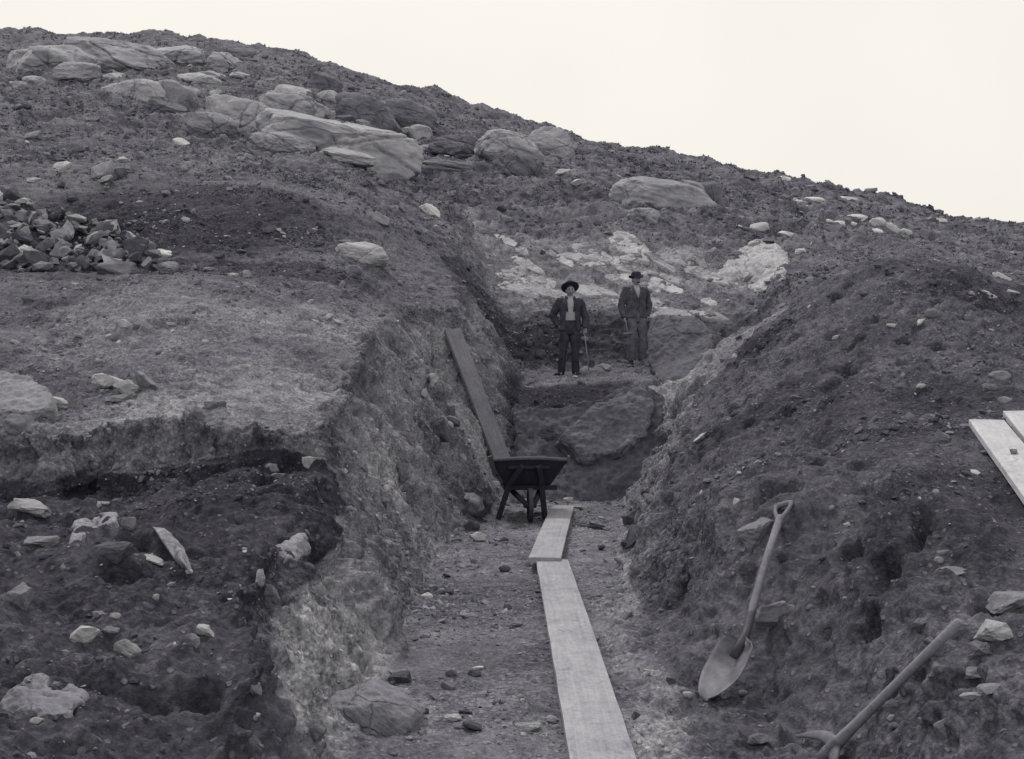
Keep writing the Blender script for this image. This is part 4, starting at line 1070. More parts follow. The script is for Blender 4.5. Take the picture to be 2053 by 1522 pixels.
# ---- gravel, tufts: too many to count
def gravel():
    P, n = GI['P'], GI['n']
    ny, nx = P.shape[:2]
    ys = GI['ys']
    r = np.random.default_rng(21)
    ok = (np.abs(P[..., 0]) < P[..., 1] * 0.52 + 0.3) & (P[..., 1] > 2.0) & (P[..., 1] < 60)
    wgt = ok * (0.28 + 0.9 * GI['dark'] + 0.6 * GI['wall'] + 0.55 * GI['floor'] + 0.1 * GI['heath']) * (1 - 0.9 * GI['rock']) * (0.15 + sstep(-0.15, 0.35, perlin(P[..., 0] * 0.9, P[..., 1] * 0.9, P[..., 2] * 0.9 + 33)))
    w = wgt.ravel().astype(np.float64)
    # even out the stretched rows on flat ground
    i = r.choice(w.size, 70000, p=w / w.sum())
    c = P.reshape(-1, 3)[i]; nn = n.reshape(-1, 3)[i]
    d = c[:, 1]
    px = 1.25 * (r.random(len(i)) ** -0.45)
    s = np.clip(px, 1.2, 11.0) * d / 1098.0
    phi = (1 + 5 ** 0.5) / 2
    iv = np.array([(-1, phi, 0), (1, phi, 0), (-1, -phi, 0), (1, -phi, 0), (0, -1, phi), (0, 1, phi), (0, -1, -phi), (0, 1, -phi), (phi, 0, -1), (phi, 0, 1), (-phi, 0, -1), (-phi, 0, 1)], float)
    iv /= np.linalg.norm(iv[0])
    fa = np.array([(0, 11, 5), (0, 5, 1), (0, 1, 7), (0, 7, 10), (0, 10, 11), (1, 5, 9), (5, 11, 4), (11, 10, 2), (10, 7, 6), (7, 1, 8), (3, 9, 4), (3, 4, 2), (3, 2, 6), (3, 6, 8), (3, 8, 9), (4, 9, 5), (2, 4, 11), (6, 2, 10), (8, 6, 7), (9, 8, 1)])
    k = len(i)
    v = iv[None] * (1 + 0.35 * r.uniform(-1, 1, (k, 12, 1)))
    v = v * np.stack([r.uniform(0.7, 1.3, k), r.uniform(0.5, 1.1, k), r.uniform(0.3, 0.75, k)], 1)[:, None]
    # random rotation, mostly about the normal
    a = r.uniform(0, 2 * np.pi, k)
    ca, sa = np.cos(a)[:, None], np.sin(a)[:, None]
    v = np.stack([v[..., 0] * ca - v[..., 1] * sa, v[..., 0] * sa + v[..., 1] * ca, v[..., 2]], 2)
    up = nn * 0.7 + np.array([0, 0, 0.3]) + r.normal(0, 0.25, (k, 3)); up /= np.linalg.norm(up, axis=1)[:, None]
    t1 = np.cross(up, np.array([0.3, 1, 0.1])); t1 /= np.linalg.norm(t1, axis=1)[:, None]
    t2 = np.cross(up, t1)
    v = v[..., :1] * t1[:, None] + v[..., 1:2] * t2[:, None] + v[..., 2:] * up[:, None]
    v = v * (0.5 * s)[:, None, None] + (c + up * (0.08 * s)[:, None])[:, None]
    f = (fa[None] + (np.arange(k) * 12)[:, None, None]).reshape(-1, 3)
    me = mesh_np('gravel', v.reshape(-1, 3), f, False)
    base = (0.140 + 0.250 * GI['sub'].ravel()[i]) * (1 - 0.76 * GI['dark'].ravel()[i])
    clod = r.random(k) < 0.7 - 0.25 * GI['floor'].ravel()[i]
    tone = np.repeat(np.where(clod, base * np.exp(r.normal(0.0, 0.22, k)), 0.17 * np.exp(r.normal(0, 0.45, k))), 12)
    at = me.attributes.new('tone', 'FLOAT', 'POINT'); at.data.foreach_set('value', tone.astype(np.float32))
    m, nt, b = new_mat('gravel')
    an = nt.nodes.new("ShaderNodeAttribute"); an.attribute_name = 'tone'
    val = math_node(nt, 'MINIMUM', math_node(nt, 'MULTIPLY', an.outputs['Fac'], 1.0), 0.5)
    nt.links.new(tinted(nt, val), b.inputs['Base Color'])
    o = link('gravel', me, m)
    tag(o, 'loose gravel and grit strewn over the dug earth', 'gravel', kind='stuff')
gravel()

def tufts():
    P, n = GI['P'], GI['n']
    r = np.random.default_rng(33)
    h = GI['heath'] * (P[..., 1] > 15) * (P[..., 1] < 78) * (np.abs(P[..., 0]) < P[..., 1] * 0.53)
    px = perlin(P[..., 0] * 0.5, P[..., 1] * 0.5, P[..., 2] * 0 + 50)
    w = (h * sstep(-0.25, 0.35, px)).ravel().astype(np.float64)
    i = r.choice(w.size, 16000, p=w / w.sum())
    c = P.reshape(-1, 3)[i]
    k = len(i); B = 6
    s = np.clip(c[:, 1] / 1098 * 2.3, 0.035, 0.11) * r.uniform(0.6, 1.5, k)
    a = r.uniform(0, 2 * np.pi, (k, B)); l = r.uniform(0.5, 1.3, (k, B)); hh = r.uniform(0.15, 0.75, (k, B))
    dx, dy = np.cos(a), np.sin(a)
    base = c[:, None, :] + np.stack([dx * 0.25, dy * 0.25, dx * 0 - 0.1], 2) * s[:, None, None]
    tip = c[:, None, :] + np.stack([dx * l, dy * l, hh], 2) * s[:, None, None]
    side = np.stack([-dy, dx, dx * 0], 2) * (0.34 * s)[:, None, None]
    v = np.stack([base - side, base + side, tip], 2).reshape(-1, 3)
    f = np.arange(len(v)).reshape(-1, 3)
    me = mesh_np('heather', v, f, False)
    tag(link('heather', me, M['heath']), 'low dark heather and grass covering the hill', 'heather', kind='stuff')
    # torn turf and roots hanging over the left cut
    lip = np.where((P[..., 1] > 6.8) & (P[..., 1] < 9.5) & (P[..., 0] < -1.3) & (P[..., 0] > -4.4), GI['lip'], 0)
    w = (lip ** 2).ravel().astype(np.float64)
    w = w * sstep(0.0, 0.5, perlin(P[..., 0] * 2.2, P[..., 1] * 2.2, P[..., 2] * 0 + 8)).ravel()
    i = r.choice(w.size, 300, p=w / w.sum())
    c = P.reshape(-1, 3)[i]
    k = len(i); B = 5
    s = r.uniform(0.02, 0.055, k)
    a = r.uniform(-2.6, -0.5, (k, B)); l = r.uniform(0.4, 1.0, (k, B)); hh = r.uniform(-1.0, 0.5, (k, B))
    dx, dy = np.cos(a), np.sin(a)
    base = c[:, None, :] + r.normal(0, 0.012, (k, B, 3))
    tip = base + np.stack([dx * l, dy * l, hh], 2) * s[:, None, None]
    side = np.stack([-dy, dx, dx * 0], 2) * (0.07 * s)[:, None, None]
    v = np.stack([base - side, base + side, tip], 2).reshape(-1, 3)
    me = mesh_np('turf', v, np.arange(len(v)).reshape(-1, 3), False)
    tag(link('turf', me, M['root']), 'torn dark turf and roots hanging over the left cut face', 'turf', kind='stuff')
tufts()

# ------------------------------------------------------------------ boards
def board_mesh(name, L, W, T, seed, bend=0.0, twist=0.0):
    """along local Y from 0 to L, top at z = T"""
    r = np.random.default_rng(seed)
    nl, nw = max(8, int(L / 0.08)), 6
    yy = np.linspace(0, L, nl); xx = np.linspace(-W / 2, W / 2, nw)
    wl = 0.004 * perlin(yy * 3, yy * 0 + seed, yy * 0); wr = 0.004 * perlin(yy * 3, yy * 0 + seed + 9, yy * 0)
    verts = []; faces = []
    ring = [(x, T) for x in xx] + [(x, 0) for x in xx[::-1]]
    k = len(ring)
    for j, y in enumerate(yy):
        for (x, z) in ring:
            e = wl[j] if x < 0 else wr[j]
            zz = z + bend * math.sin(math.pi * y / L) + 0.003 * float(perlin(np.float32(y * 2), np.float32(x * 5), np.float32(seed))) + twist * x * (y / L)
            xo = x * 1.0 + (e if abs(abs(x) - W / 2) < 1e-6 else 0)
            if abs(abs(x) - W / 2) < 1e-6: zz += -0.003 if z > 0 else 0.003
            verts.append((xo, y + (0.006 * float(perlin(np.float32(x * 9), np.float32(seed), np.float32(j))) if j in (0, nl - 1) else 0), zz))
    for j in range(nl - 1):
        for i in range(k):
            a = j * k + i; b = j * k + (i + 1) % k
            faces.append((a, b, b + k, a + k))
    me = bpy.data.meshes.new(name)
    faces.append(tuple(range(k))[::-1]); faces.append(tuple((nl - 1) * k + i for i in range(k)))
    me.from_pydata(verts, [], faces)
    bm = bmesh.new(); bm.from_mesh(me); bmesh.ops.recalc_face_normals(bm, faces=bm.faces); bm.to_mesh(me); bm.free()
    return me

def board(name, p0, p1, W, T, mat, label, seed, up=Vector((0, 0, 1)), **kw):
    y = (p1 - p0); L = y.length; y.normalize()
    x = y.cross(up).normalized(); z = x.cross(y)
    o = link(name, board_mesh(name, L, W, T, seed, **kw), M[mat])
    o.matrix_world = Matrix(((x.x, y.x, z.x, p0.x), (x.y, y.y, z.y, p0.y), (x.z, y.z, z.z, p0.z), (0, 0, 0, 1)))
    tag(o, label, 'board')
    return o

def floor_pt(u, v, z):
    d = (CH - z) * F / (v - 761)
    return Vector(((u - 1026.5) / F * d, d, z))
zt = 0.055
a = floor_pt(1106.5, 1121, zt + 0.02); b = floor_pt(1213, 1536, zt)
dirn = (b - a).normalized()
b = b + dirn * 0.6
board('plank', a - Vector((0, 0, .045)), b - Vector((0, 0, .045)), 0.262, 0.045, 'board', 'long grey board nearest the camera on the trench floor', 3, bend=0.012)
a = floor_pt(1128.5, 1013, zt + 0.01); b = floor_pt(1092, 1119, zt + 0.045)
board('plank', a - Vector((0, 0, .045)), b - Vector((0, 0, .04)), 0.262, 0.045, 'board', 'farther grey board on the trench floor beside the barrow', 4, bend=0.01)

# leaning board
pt, n1_ = hit(898, 668)
pb, n2_ = hit(1034, 1000)
pt = pt + Vector((0.05, -0.10, 0.03)); pb = pb + Vector((0.0, -0.08, 0.0))
board('plank', pb, pt, 0.25, 0.05, 'old_board', 'weathered board leaning steeply against the left trench wall', 5, up=Vector((0.55, -0.8, 0.5)))

# two new boards on the right bank
pa, na = hit(1977, 866); pb, nb = hit(2140, 1090)
upb = Vector((0, 0, 1))
pc, nc = hit(2046, 838); pd, nd = hit(2215, 1040)
# boards bridge the bumps of the bank: lift each until it clears the ground
def clear(a, b):
    b = a + (b - a) * 1.7 + Vector((0.0, 0, -0.06))
    sx = (b - a).cross(Vector((0, 0, 1))).normalized() * 0.10
    l0 = min(0.05, max(down((a + sx * k).x, (a + sx * k).y)[0].z - a.z for k in (-1, 0, 1)))
    sl = 0.0
    for q in np.linspace(0.02, 1, 110):
        for k in (-1.1, -0.6, 0, 0.6, 1.1):
            p = a.lerp(b, q) + sx * k
            sl = max(sl, (down(p.x, p.y)[0].z - p.z - l0) / max(q, 0.25))
    sl = min(sl, 0.08)
    return a + Vector((0, 0, l0 + 0.005)), b + Vector((0, 0, l0 + sl + 0.005))
pa, pb = clear(pa, pb); pc, pd = clear(pc, pd)
B1 = board('plank', pa + Vector((0, 0, 0)), pb + Vector((0, 0, 0)), 66 / F * pa.y, 0.045, 'new_board', 'pale new board on the right bank with a small stone on it', 6, up=upb)
B2 = board('plank', pc, pd, 66 / F * pc.y, 0.045, 'new_board', 'pale new board at the right picture edge, upslope of the other', 7, up=upb)
bpy.context.view_layer.update()
if PLANKSTONE:
    u, v, w, h, m = PLANKSTONE
    inv = B1.matrix_world.inverted()
    o0 = inv @ Vector((0, 0, CH)); dd = (inv.to_3x3() @ Vector(((u - 1026.5) / F, 1, (761 - v) / F))).normalized()
    ok, p, n, i = B1.ray_cast(o0, dd)
    if ok:
        p = B1.matrix_world @ p
        o = link('stone', hull_mesh('stone', 77, 14, 1.0, 0.7, 1), M['mid'])
        s = w / F * p.y
        o.scale = (s * 1.3, s, s * 0.8); o.location = p + Vector((0, 0.02, s * 0.3))
        tag(o, 'small grey stone lying on top of the pale new board', 'stone')

# ------------------------------------------------------------------ tools
def lathe_path(pts, rad, seg=14, caps=True, flat=None):
    """tube through pts with radius (rx, rz) per point"""
    pts = [Vector(p) for p in pts]
    vs = []; fs = []
    n = len(pts)
    ref = None
    for i, p in enumerate(pts):
        t = (pts[min(i + 1, n - 1)] - pts[max(i - 1, 0)]).normalized()
        if ref is None:
            ref = Vector((1, 0, 0)) if abs(t.x) < 0.8 else Vector((0, 1, 0))
            if flat is not None: ref = Vector(flat)
        a = (ref - t * ref.dot(t)).normalized()
        b = t.cross(a)
        ref = a
        r = rad[i]
        rx, ry = (r if isinstance(r, (tuple, list)) else (r, r))
        for k in range(seg):
            q = 2 * math.pi * k / seg
            vs.append(p + a * (rx * math.cos(q)) + b * (ry * math.sin(q)))
    for i in range(n - 1):
        for k in range(seg):
            a0 = i * seg + k; a1 = i * seg + (k + 1) % seg
            fs.append((a0, a1, a1 + seg, a0 + seg))
    if caps:
        fs.append(tuple(range(seg))[::-1]); fs.append(tuple((n - 1) * seg + k for k in range(seg)))
    return vs, fs

class MB:
    def __init__(s): s.v = []; s.f = []
    def add(s, vf):
        o = len(s.v)
        s.v += [tuple(p) for p in vf[0]]
        s.f += [tuple(i + o for i in f) for f in vf[1]]
        return s
    def tube(s, pts, rad, seg=14, **k): return s.add(lathe_path(pts, rad, seg, **k))
    def boxm(s, mat, sx, sy, sz):
        c = [Vector((x, y, z)) for x in (-.5, .5) for y in (-.5, .5) for z in (-.5, .5)]
        vs = [mat @ Vector((p.x * sx, p.y * sy, p.z * sz)) for p in c]
        return s.add((vs, [(0, 1, 3, 2), (4, 6, 7, 5), (0, 4, 5, 1), (2, 3, 7, 6), (0, 2, 6, 4), (1, 5, 7, 3)]))
    def beam(s, p0, p1, w, t, up=(0, 0, 1)):
        p0, p1 = Vector(p0), Vector(p1)
        y = (p1 - p0); L = y.length; y.normalize()
        x = y.cross(Vector(up)).normalized(); z = x.cross(y); c = (p0 + p1) / 2
        m = Matrix(((x.x, y.x, z.x, c.x), (x.y, y.y, z.y, c.y), (x.z, y.z, z.z, c.z), (0, 0, 0, 1)))
        return s.boxm(m, w, L, t)
    def build(s, name, mat, parent=None, smooth=False, bevel=0.0, remesh=0.0, smoothit=0):
        me = bpy.data.meshes.new(name)
        me.from_pydata(s.v, [], s.f)
        bm = bmesh.new(); bm.from_mesh(me)
        bmesh.ops.recalc_face_normals(bm, faces=bm.faces)
        if bevel: bmesh.ops.bevel(bm, geom=list(bm.edges), offset=bevel, segments=2, profile=0.5, affect='EDGES', clamp_overlap=True)
        bm.to_mesh(me); bm.free()
        if remesh:
            t = bpy.data.objects.new('tmp', me); COL.objects.link(t)
            md = t.modifiers.new('r', 'REMESH'); md.mode = 'VOXEL'; md.voxel_size = remesh
            if smoothit:
                sm = t.modifiers.new('s', 'SMOOTH'); sm.iterations = smoothit; sm.factor = 0.5
            dg = bpy.context.evaluated_depsgraph_get()
            me2 = bpy.data.meshes.new_from_object(t.evaluated_get(dg))
            bpy.data.objects.remove(t); bpy.data.meshes.remove(me)
            me = me2; me.name = name
            smooth = True
        for p in me.polygons: p.use_smooth = smooth
        return link(name, me, M[mat] if isinstance(mat, str) else mat, parent)

def basis(o, y, up):
    """matrix with local Y along y and local Z towards up, at o"""
    y = y.normalized(); x = y.cross(up).normalized(); z = x.cross(y)
    return Matrix(((x.x, y.x, z.x, o.x), (x.y, y.y, z.y, o.y), (x.z, y.z, z.z, o.z), (0, 0, 0, 1)))

def shovel():
    px = lambda u, v, d: Vector(((u - 1026.5) / F * d, d, CH - (v - 761) / F * d))
    dt = hit(1413, 1402)[0].y - 0.05
    tip = px(1413, 1400, dt)
    db = dt + 0.20
    neck = px(1490, 1290, db)                    # where the blade meets the socket
    dd = 9.0
    for q in np.linspace(0.15, 1.0, 18):
        hy = hit(1490 + 82 * q, 1290 - 280 * q)[0].y
        dd = min(dd, db + (hy - 0.05 - db) / q)
    top = px(1572, 1010, dd)
    root = empty('shovel', tip)
    tag(root, 'long shovel with a wooden grip leaning on the right bank, blade down', 'shovel')
    bx = neck - tip
    m = basis(Vector((0, 0, 0)), bx, Vector((-0.72, -0.62, 0.35)))   # local z: hollow face of the blade
    bl = bx.length; bw = 0.112
    V = []; Fc = []
    # blade, length bl along y, dished
    nu, nv = 14, 18
    for side in (1, -1):
        for j in range(nv + 1):
            s = j / nv
            w = bw * (0.22 + 0.78 * min(1, math.sin(min(s * 1.9, 1) * math.pi / 2) ** 0.7)) if s < 0.6 else bw * (1 - 0.10 * (s - 0.6) / 0.4)
            if s > 0.88: w *= 1 - 0.6 * ((s - 0.88) / 0.12) ** 2
            for i in range(nu + 1):
                q = i / nu * 2 - 1
                z = 0.048 * q * q * (0.55 + 0.6 * s) - 0.02 * (1 - s) + 0.018 * math.sin(s * math.pi) * -1
                V.append(m @ Vector((q * w, s * bl, z + 0.0018 * side)))
    k = (nu + 1) * (nv + 1)
    for j in range(nv):
        for i in range(nu):
            a = j * (nu + 1) + i
            Fc.append((a, a + 1, a + nu + 2, a + nu + 1)); Fc.append((k + a, k + a + nu + 1, k + a + nu + 2, k + a + 1))
    for j in range(nv):
        for i in (0, nu):
            a = j * (nu + 1) + i; Fc.append((a, a + nu + 1, k + a + nu + 1, k + a))
    for i in range(nu):
        for j in (0, nv):
            a = j * (nu + 1) + i; Fc.append((a, a + 1, k + a + 1, k + a))
    b = MB().add((V, Fc)).build('blade', 'blade', root, True)
    sx_ = top - neck; L = sx_.length; ax = sx_.normalized()
    m2 = basis(bx, ax, Vector((-0.62, -0.75, 0.3)))
    s = MB(); s.tube([m @ Vector((0, bl - 0.10, 0.004)), m @ Vector((0, bl - 0.02, 0.008)), m2 @ Vector((0, 0.06, 0)), m2 @ Vector((0, 0.26, 0.004))], [(0.020, 0.008), (0.026, 0.016), (0.022, 0.021), (0.0215, 0.0215)])
    s.build('socket', 'dark_iron', root, True)
    yb = L - 0.155
    h = MB(); h.tube([m2 @ Vector((0, 0.14, 0.0)), m2 @ Vector((0, 0.3, 0.008)), m2 @ Vector((0, (0.3 + yb) / 2, 0.012)), m2 @ Vector((0, yb + 0.01, 0.0))], [0.019, 0.0215, 0.0215, 0.022])
    h.build('shaft', 'shovel_wood', root, True)
    g = MB()
    for sx in (-1, 1):
        g.tube([m2 @ Vector((0.004 * sx, yb - 0.03, 0)), m2 @ Vector((0.028 * sx, yb + 0.035, 0)), m2 @ Vector((0.047 * sx, yb + 0.09, 0)), m2 @ Vector((0.05 * sx, yb + 0.15, 0))], [(0.015, 0.019), (0.013, 0.017), (0.012, 0.015), (0.013, 0.015)], 12)
    g.tube([m2 @ Vector((-0.062, yb + 0.142, 0)), m2 @ Vector((-0.03, yb + 0.15, 0)), m2 @ Vector((0.03, yb + 0.15, 0)), m2 @ Vector((0.062, yb + 0.142, 0))], [0.014, 0.0175, 0.0175, 0.014], 12)
    g.build('grip', 'shovel_wood', root, True, remesh=0.004, smoothit=3)
shovel()

def pickaxe():
    # head on the floor at the bottom right, handle up against the bank
    d0 = hit(1668, 1500)[0].y - 0.11
    d = 9.0
    for q in np.linspace(0.12, 1.0, 23):
        hy = hit(1668 + 257 * q, 1500 - 255 * q)[0].y
        d = min(d, d0 + (hy - 0.035 - d0) / q)
    top = Vector(((1925 - 1026.5) / F * d, d, CH - (1245 - 761) / F * d))
    base = Vector(((1668 - 1026.5) / F * d0, d0, CH - (1500 - 761) / F * d0))
    zf = down(base.x, base.y)[0].z
    root = empty('pickaxe', Vector((base.x, base.y, zf)))
    tag(root, 'pickaxe with a thick pale handle lying against the lower right bank', 'pickaxe')
    O = root.location
    a = base - O; b = top - O
    ax = (b - a).normalized()
    h = MB()
    L = (b - a).length
    pts = [a - ax * 0.07, a - ax * 0.02, a + ax * 0.05, a + ax * 0.14, a + ax * 0.3, a + ax * L * 0.55, a + ax * L * 0.85, a + ax * (L - 0.006), a + ax * L]
    h.tube(pts, [(0.024, 0.021), (0.030, 0.026), (0.026, 0.023), (0.0215, 0.020), (0.0195, 0.018), (0.019, 0.0175), (0.0195, 0.018), (0.019, 0.0175), (0.014, 0.012)], 18)
    h.build('handle', 'handle', root, True)
    # curved head: one tine to the left, the other off to the right and below
    dl_ = hit(1592, 1481)[0].y - 0.09
    left = Vector(((1592 - 1026.5) / F * dl_, dl_, CH - (1481 - 761) / F * dl_)) - O
    tl = left - a
    perp = tl - ax * tl.dot(ax)
    hd = MB()
    P = []; Rr = []
    for s in np.linspace(-1, 1, 21):
        t = abs(s)
        off = perp * s + ax * (tl.dot(ax) * t ** 1.7)
        P.append(a + ax * 0.015 + off * (1.0 if s > 0 else 1.05))
        wdt = 0.027 * (1 - t) ** 0.7 + 0.004
        Rr.append((wdt * 1.1, max(0.004, 0.016 * (1 - 0.75 * t))))
    hd.tube(P, Rr, 12, flat=tuple(ax))
    hd.tube([a - ax * 0.035, a - ax * 0.02, a + ax * 0.045, a + ax * 0.06], [(0.024, 0.021), (0.030, 0.026), (0.029, 0.025), (0.024, 0.021)], 14)
    hd.build('head', 'iron', root, True)
pickaxe()

# ------------------------------------------------------------------ wheelbarrow
def barrow():
    d = 12.35
    cx = (1055 - 1026.5) / F * d
    g = down(cx, d)[0].z
    root = empty('wheelbarrow', Vector((cx, d, g)), R(4))
    tag(root, 'dark wooden wheelbarrow standing on the trench floor, wheel towards us', 'wheelbarrow')
    # local: -y faces the camera (wheel end)
    zt_, zb = 0.66, 0.36
    def board4(p, th, name, mat='barrow'):
        p = [Vector(q) for q in p]
        n = (p[1] - p[0]).cross(p[3] - p[0]).normalized() * th
        vs = p + [q + n for q in p]
        return MB().add((vs, [(0, 1, 2, 3), (7, 6, 5, 4), (0, 4, 5, 1), (1, 5, 6, 2), (2, 6, 7, 3), (3, 7, 4, 0)])).build(name, mat, root, bevel=0.004)
    ft, fb = 0.42, 0.24       # half widths of the front board
    bt, bb = 0.36, 0.20
    # front (towards camera) with a gently crowned top
    vs = []; fs = []
    nseg = 10
    for yo in (0.0, 0.028):
        for i in range(nseg + 1):
            q = i / nseg * 2 - 1
            vs.append((q * fb, -0.22 + yo, zb))
            vs.append((q * ft, -0.40 + yo, zt_ + 0.022 * (1 - q * q) - 0.01))
    k = 2 * (nseg + 1)
    for i in range(nseg):
        a0 = 2 * i
        fs.append((a0, a0 + 2, a0 + 3, a0 + 1)); fs.append((k + a0, k + a0 + 1, k + a0 + 3, k + a0 + 2))
        fs.append((a0 + 1, a0 + 3, k + a0 + 3, k + a0 + 1)); fs.append((a0, k + a0, k + a0 + 2, a0 + 2))
    for a0 in (0, 2 * nseg): fs.append((a0, a0 + 1, k + a0 + 1, k + a0))
    MB().add((vs, fs)).build('front_board', 'barrow', root)
    board4([(-bb, 0.42, zb), (bb, 0.42, zb), (bt, 0.55, zt_ - 0.06), (-bt, 0.55, zt_ - 0.06)], 0.028, 'back_board')
    board4([(-fb, -0.22, zb), (-bb, 0.42, zb), (-bt, 0.55, zt_ - 0.06), (-ft, -0.40, zt_ - 0.01)], 0.028, 'side_board')
    board4([(bb, 0.42, zb), (fb, -0.22, zb), (ft, -0.40, zt_ - 0.01), (bt, 0.55, zt_ - 0.06)], 0.028, 'side_board')
    board4([(-fb, -0.22, zb), (fb, -0.22, zb), (bb, 0.42, zb), (-bb, 0.42, zb)], 0.03, 'bottom_board')
    r = MB()
    pts = []
    for i in range(13):
        q = i / 12 * 2 - 1
        pts.append((q * (ft + 0.012), -0.405, zt_ + 0.022 * (1 - q * q) + 0.002))
    r.tube(pts, [(0.018, 0.020)] * 13, 8)
    r.build('rim', 'barrow_rim', root, True)
    # corner irons standing a little proud of the rim
    for sx in (-1, 1):
        c = MB(); c.beam((sx * (ft - (0.045 if sx < 0 else -0.004)), -0.40, zt_ - 0.15 if sx < 0 else zt_ - 0.05), (sx * (ft + 0.012), -0.415, zt_ + 0.05), 0.05 if sx < 0 else 0.028, 0.045, (0, 1, 0))
        c.build('corner_post', 'dark_iron' if sx < 0 else 'barrow_rim', root, bevel=0.004)
    # crosspiece under the front board and two batten struts that run down into the legs
    MB().beam((-0.23, -0.375, zt_ - 0.075), (0.23, -0.375, zt_ - 0.075), 0.035, 0.02, (0, 1, 0)).build('batten', 'barrow', root, bevel=0.003)
    MB().beam((-0.27, -0.235, zb - 0.012), (0.32, -0.235, zb - 0.012), 0.05, 0.05).build('crossbar', 'barrow', root, bevel=0.004)
    for sx, xt, xb in ((-1, -0.075, -0.33), (1, 0.10, 0.19)):
        l = MB()
        l.beam((xt, -0.42, zt_ - 0.06), ((xt + xb) / 2 + 0.01 * sx, -0.285, zb + 0.03), 0.058, 0.04, (0, -1, 0.3))
        l.build('strut', 'barrow', root, bevel=0.004)
        l = MB(); l.beam(((xt + xb) / 2, -0.27, zb + 0.05), (xb, -0.22, 0.0), 0.06, 0.055, (0, -1, 0.2))
        l.build('leg', 'barrow', root, bevel=0.004)
    # shafts: from the wheel back to the handles
    for sx in (-1, 1):
        s = MB()
        s.tube([(sx * 0.045, -0.50, 0.20), (sx * 0.13, -0.1, 0.265), (sx * 0.22, 0.45, 0.34), (sx * 0.28, 0.95, 0.47), (sx * 0.29, 1.12, 0.50)], [0.030, 0.032, 0.032, 0.024, 0.020], 10)
        s.build('shaft', 'barrow', root, True)
    # wheel edge-on to the camera
    w = empty('wheel', (0.0, -0.50, 0.185)); w.parent = root
    def ring(rad, tube_w, th, name, mat):
        vs = []; fs = []
        nn = 40
        for i in range(nn):
            q = 2 * math.pi * i / nn
            for (rr, xx) in ((rad, -tube_w), (rad, tube_w), (rad - th, tube_w), (rad - th, -tube_w)):
                vs.append((xx, rr * math.cos(q), rr * math.sin(q)))
        for i in range(nn):
            for k in range(4):
                a0 = i * 4 + k; a1 = i * 4 + (k + 1) % 4; b0 = ((i + 1) % nn) * 4 + k; b1 = ((i + 1) % nn) * 4 + (k + 1) % 4
                fs.append((a0, a1, b1, b0))
        return MB().add((vs, fs)).build(name, mat, w)
    w.empty_display_size = 0.05
    ring(0.185, 0.022, 0.008, 'tyre', 'dark_iron')
    ring(0.176, 0.020, 0.035, 'felloe', 'barrow')
    sp = MB()
    for k in range(3):
        q = math.pi * k / 3 + 0.3
        c, s_ = math.cos(q), math.sin(q)
        sp.beam((0, -0.15 * c, -0.15 * s_), (0, 0.15 * c, 0.15 * s_), 0.03, 0.03, (1, 0, 0))
    sp.build('spoke', 'barrow', w)
    MB().tube([(-0.07, 0, 0), (0.07, 0, 0)], [0.03, 0.03], 14).build('hub', 'barrow', w, True)
barrow()

# ------------------------------------------------------------------ people
def hand(mb, wrist, dirn, palm_n, thumb, curl, scale=1.0):
    """palm and five curled fingers; dirn points to the fingertips, palm_n out of the palm"""
    d = dirn.normalized(); n = (palm_n - d * palm_n.dot(d)).normalized(); s = d.cross(n) * thumb
    W = Vector(wrist)
    mb.tube([W - d * 0.02, W + d * 0.025, W + d * 0.065, W + d * 0.088], [(0.022, 0.018), (0.032, 0.017), (0.040, 0.016), (0.038, 0.012)], 12, flat=tuple(s))
    for i, (off, ln) in enumerate(((0.029, 0.070), (0.010, 0.078), (-0.010, 0.073), (-0.029, 0.058))):
        p = W + d * 0.080 + s * off
        pts = [p]; a = curl * (0.35 + 0.05 * i)
        for seg, fr in enumerate((0.45, 0.32, 0.23)):
            v = d * math.cos(a) + n * math.sin(a)
            p = p + v * ln * fr
            pts.append(p); a += curl * 0.75
        mb.tube(pts, [0.0092, 0.0088, 0.0082, 0.0068], 8)
    p = W + d * 0.022 + s * 0.028
    v1 = (s * 0.75 + d * 0.55 + n * 0.25).normalized(); v2 = (d * 0.75 + n * 0.6 + s * 0.15).normalized()
    mb.tube([p - v1 * 0.01, p + v1 * 0.036, p + v1 * 0.036 + v2 * 0.034], [0.012, 0.0102, 0.0085], 8)

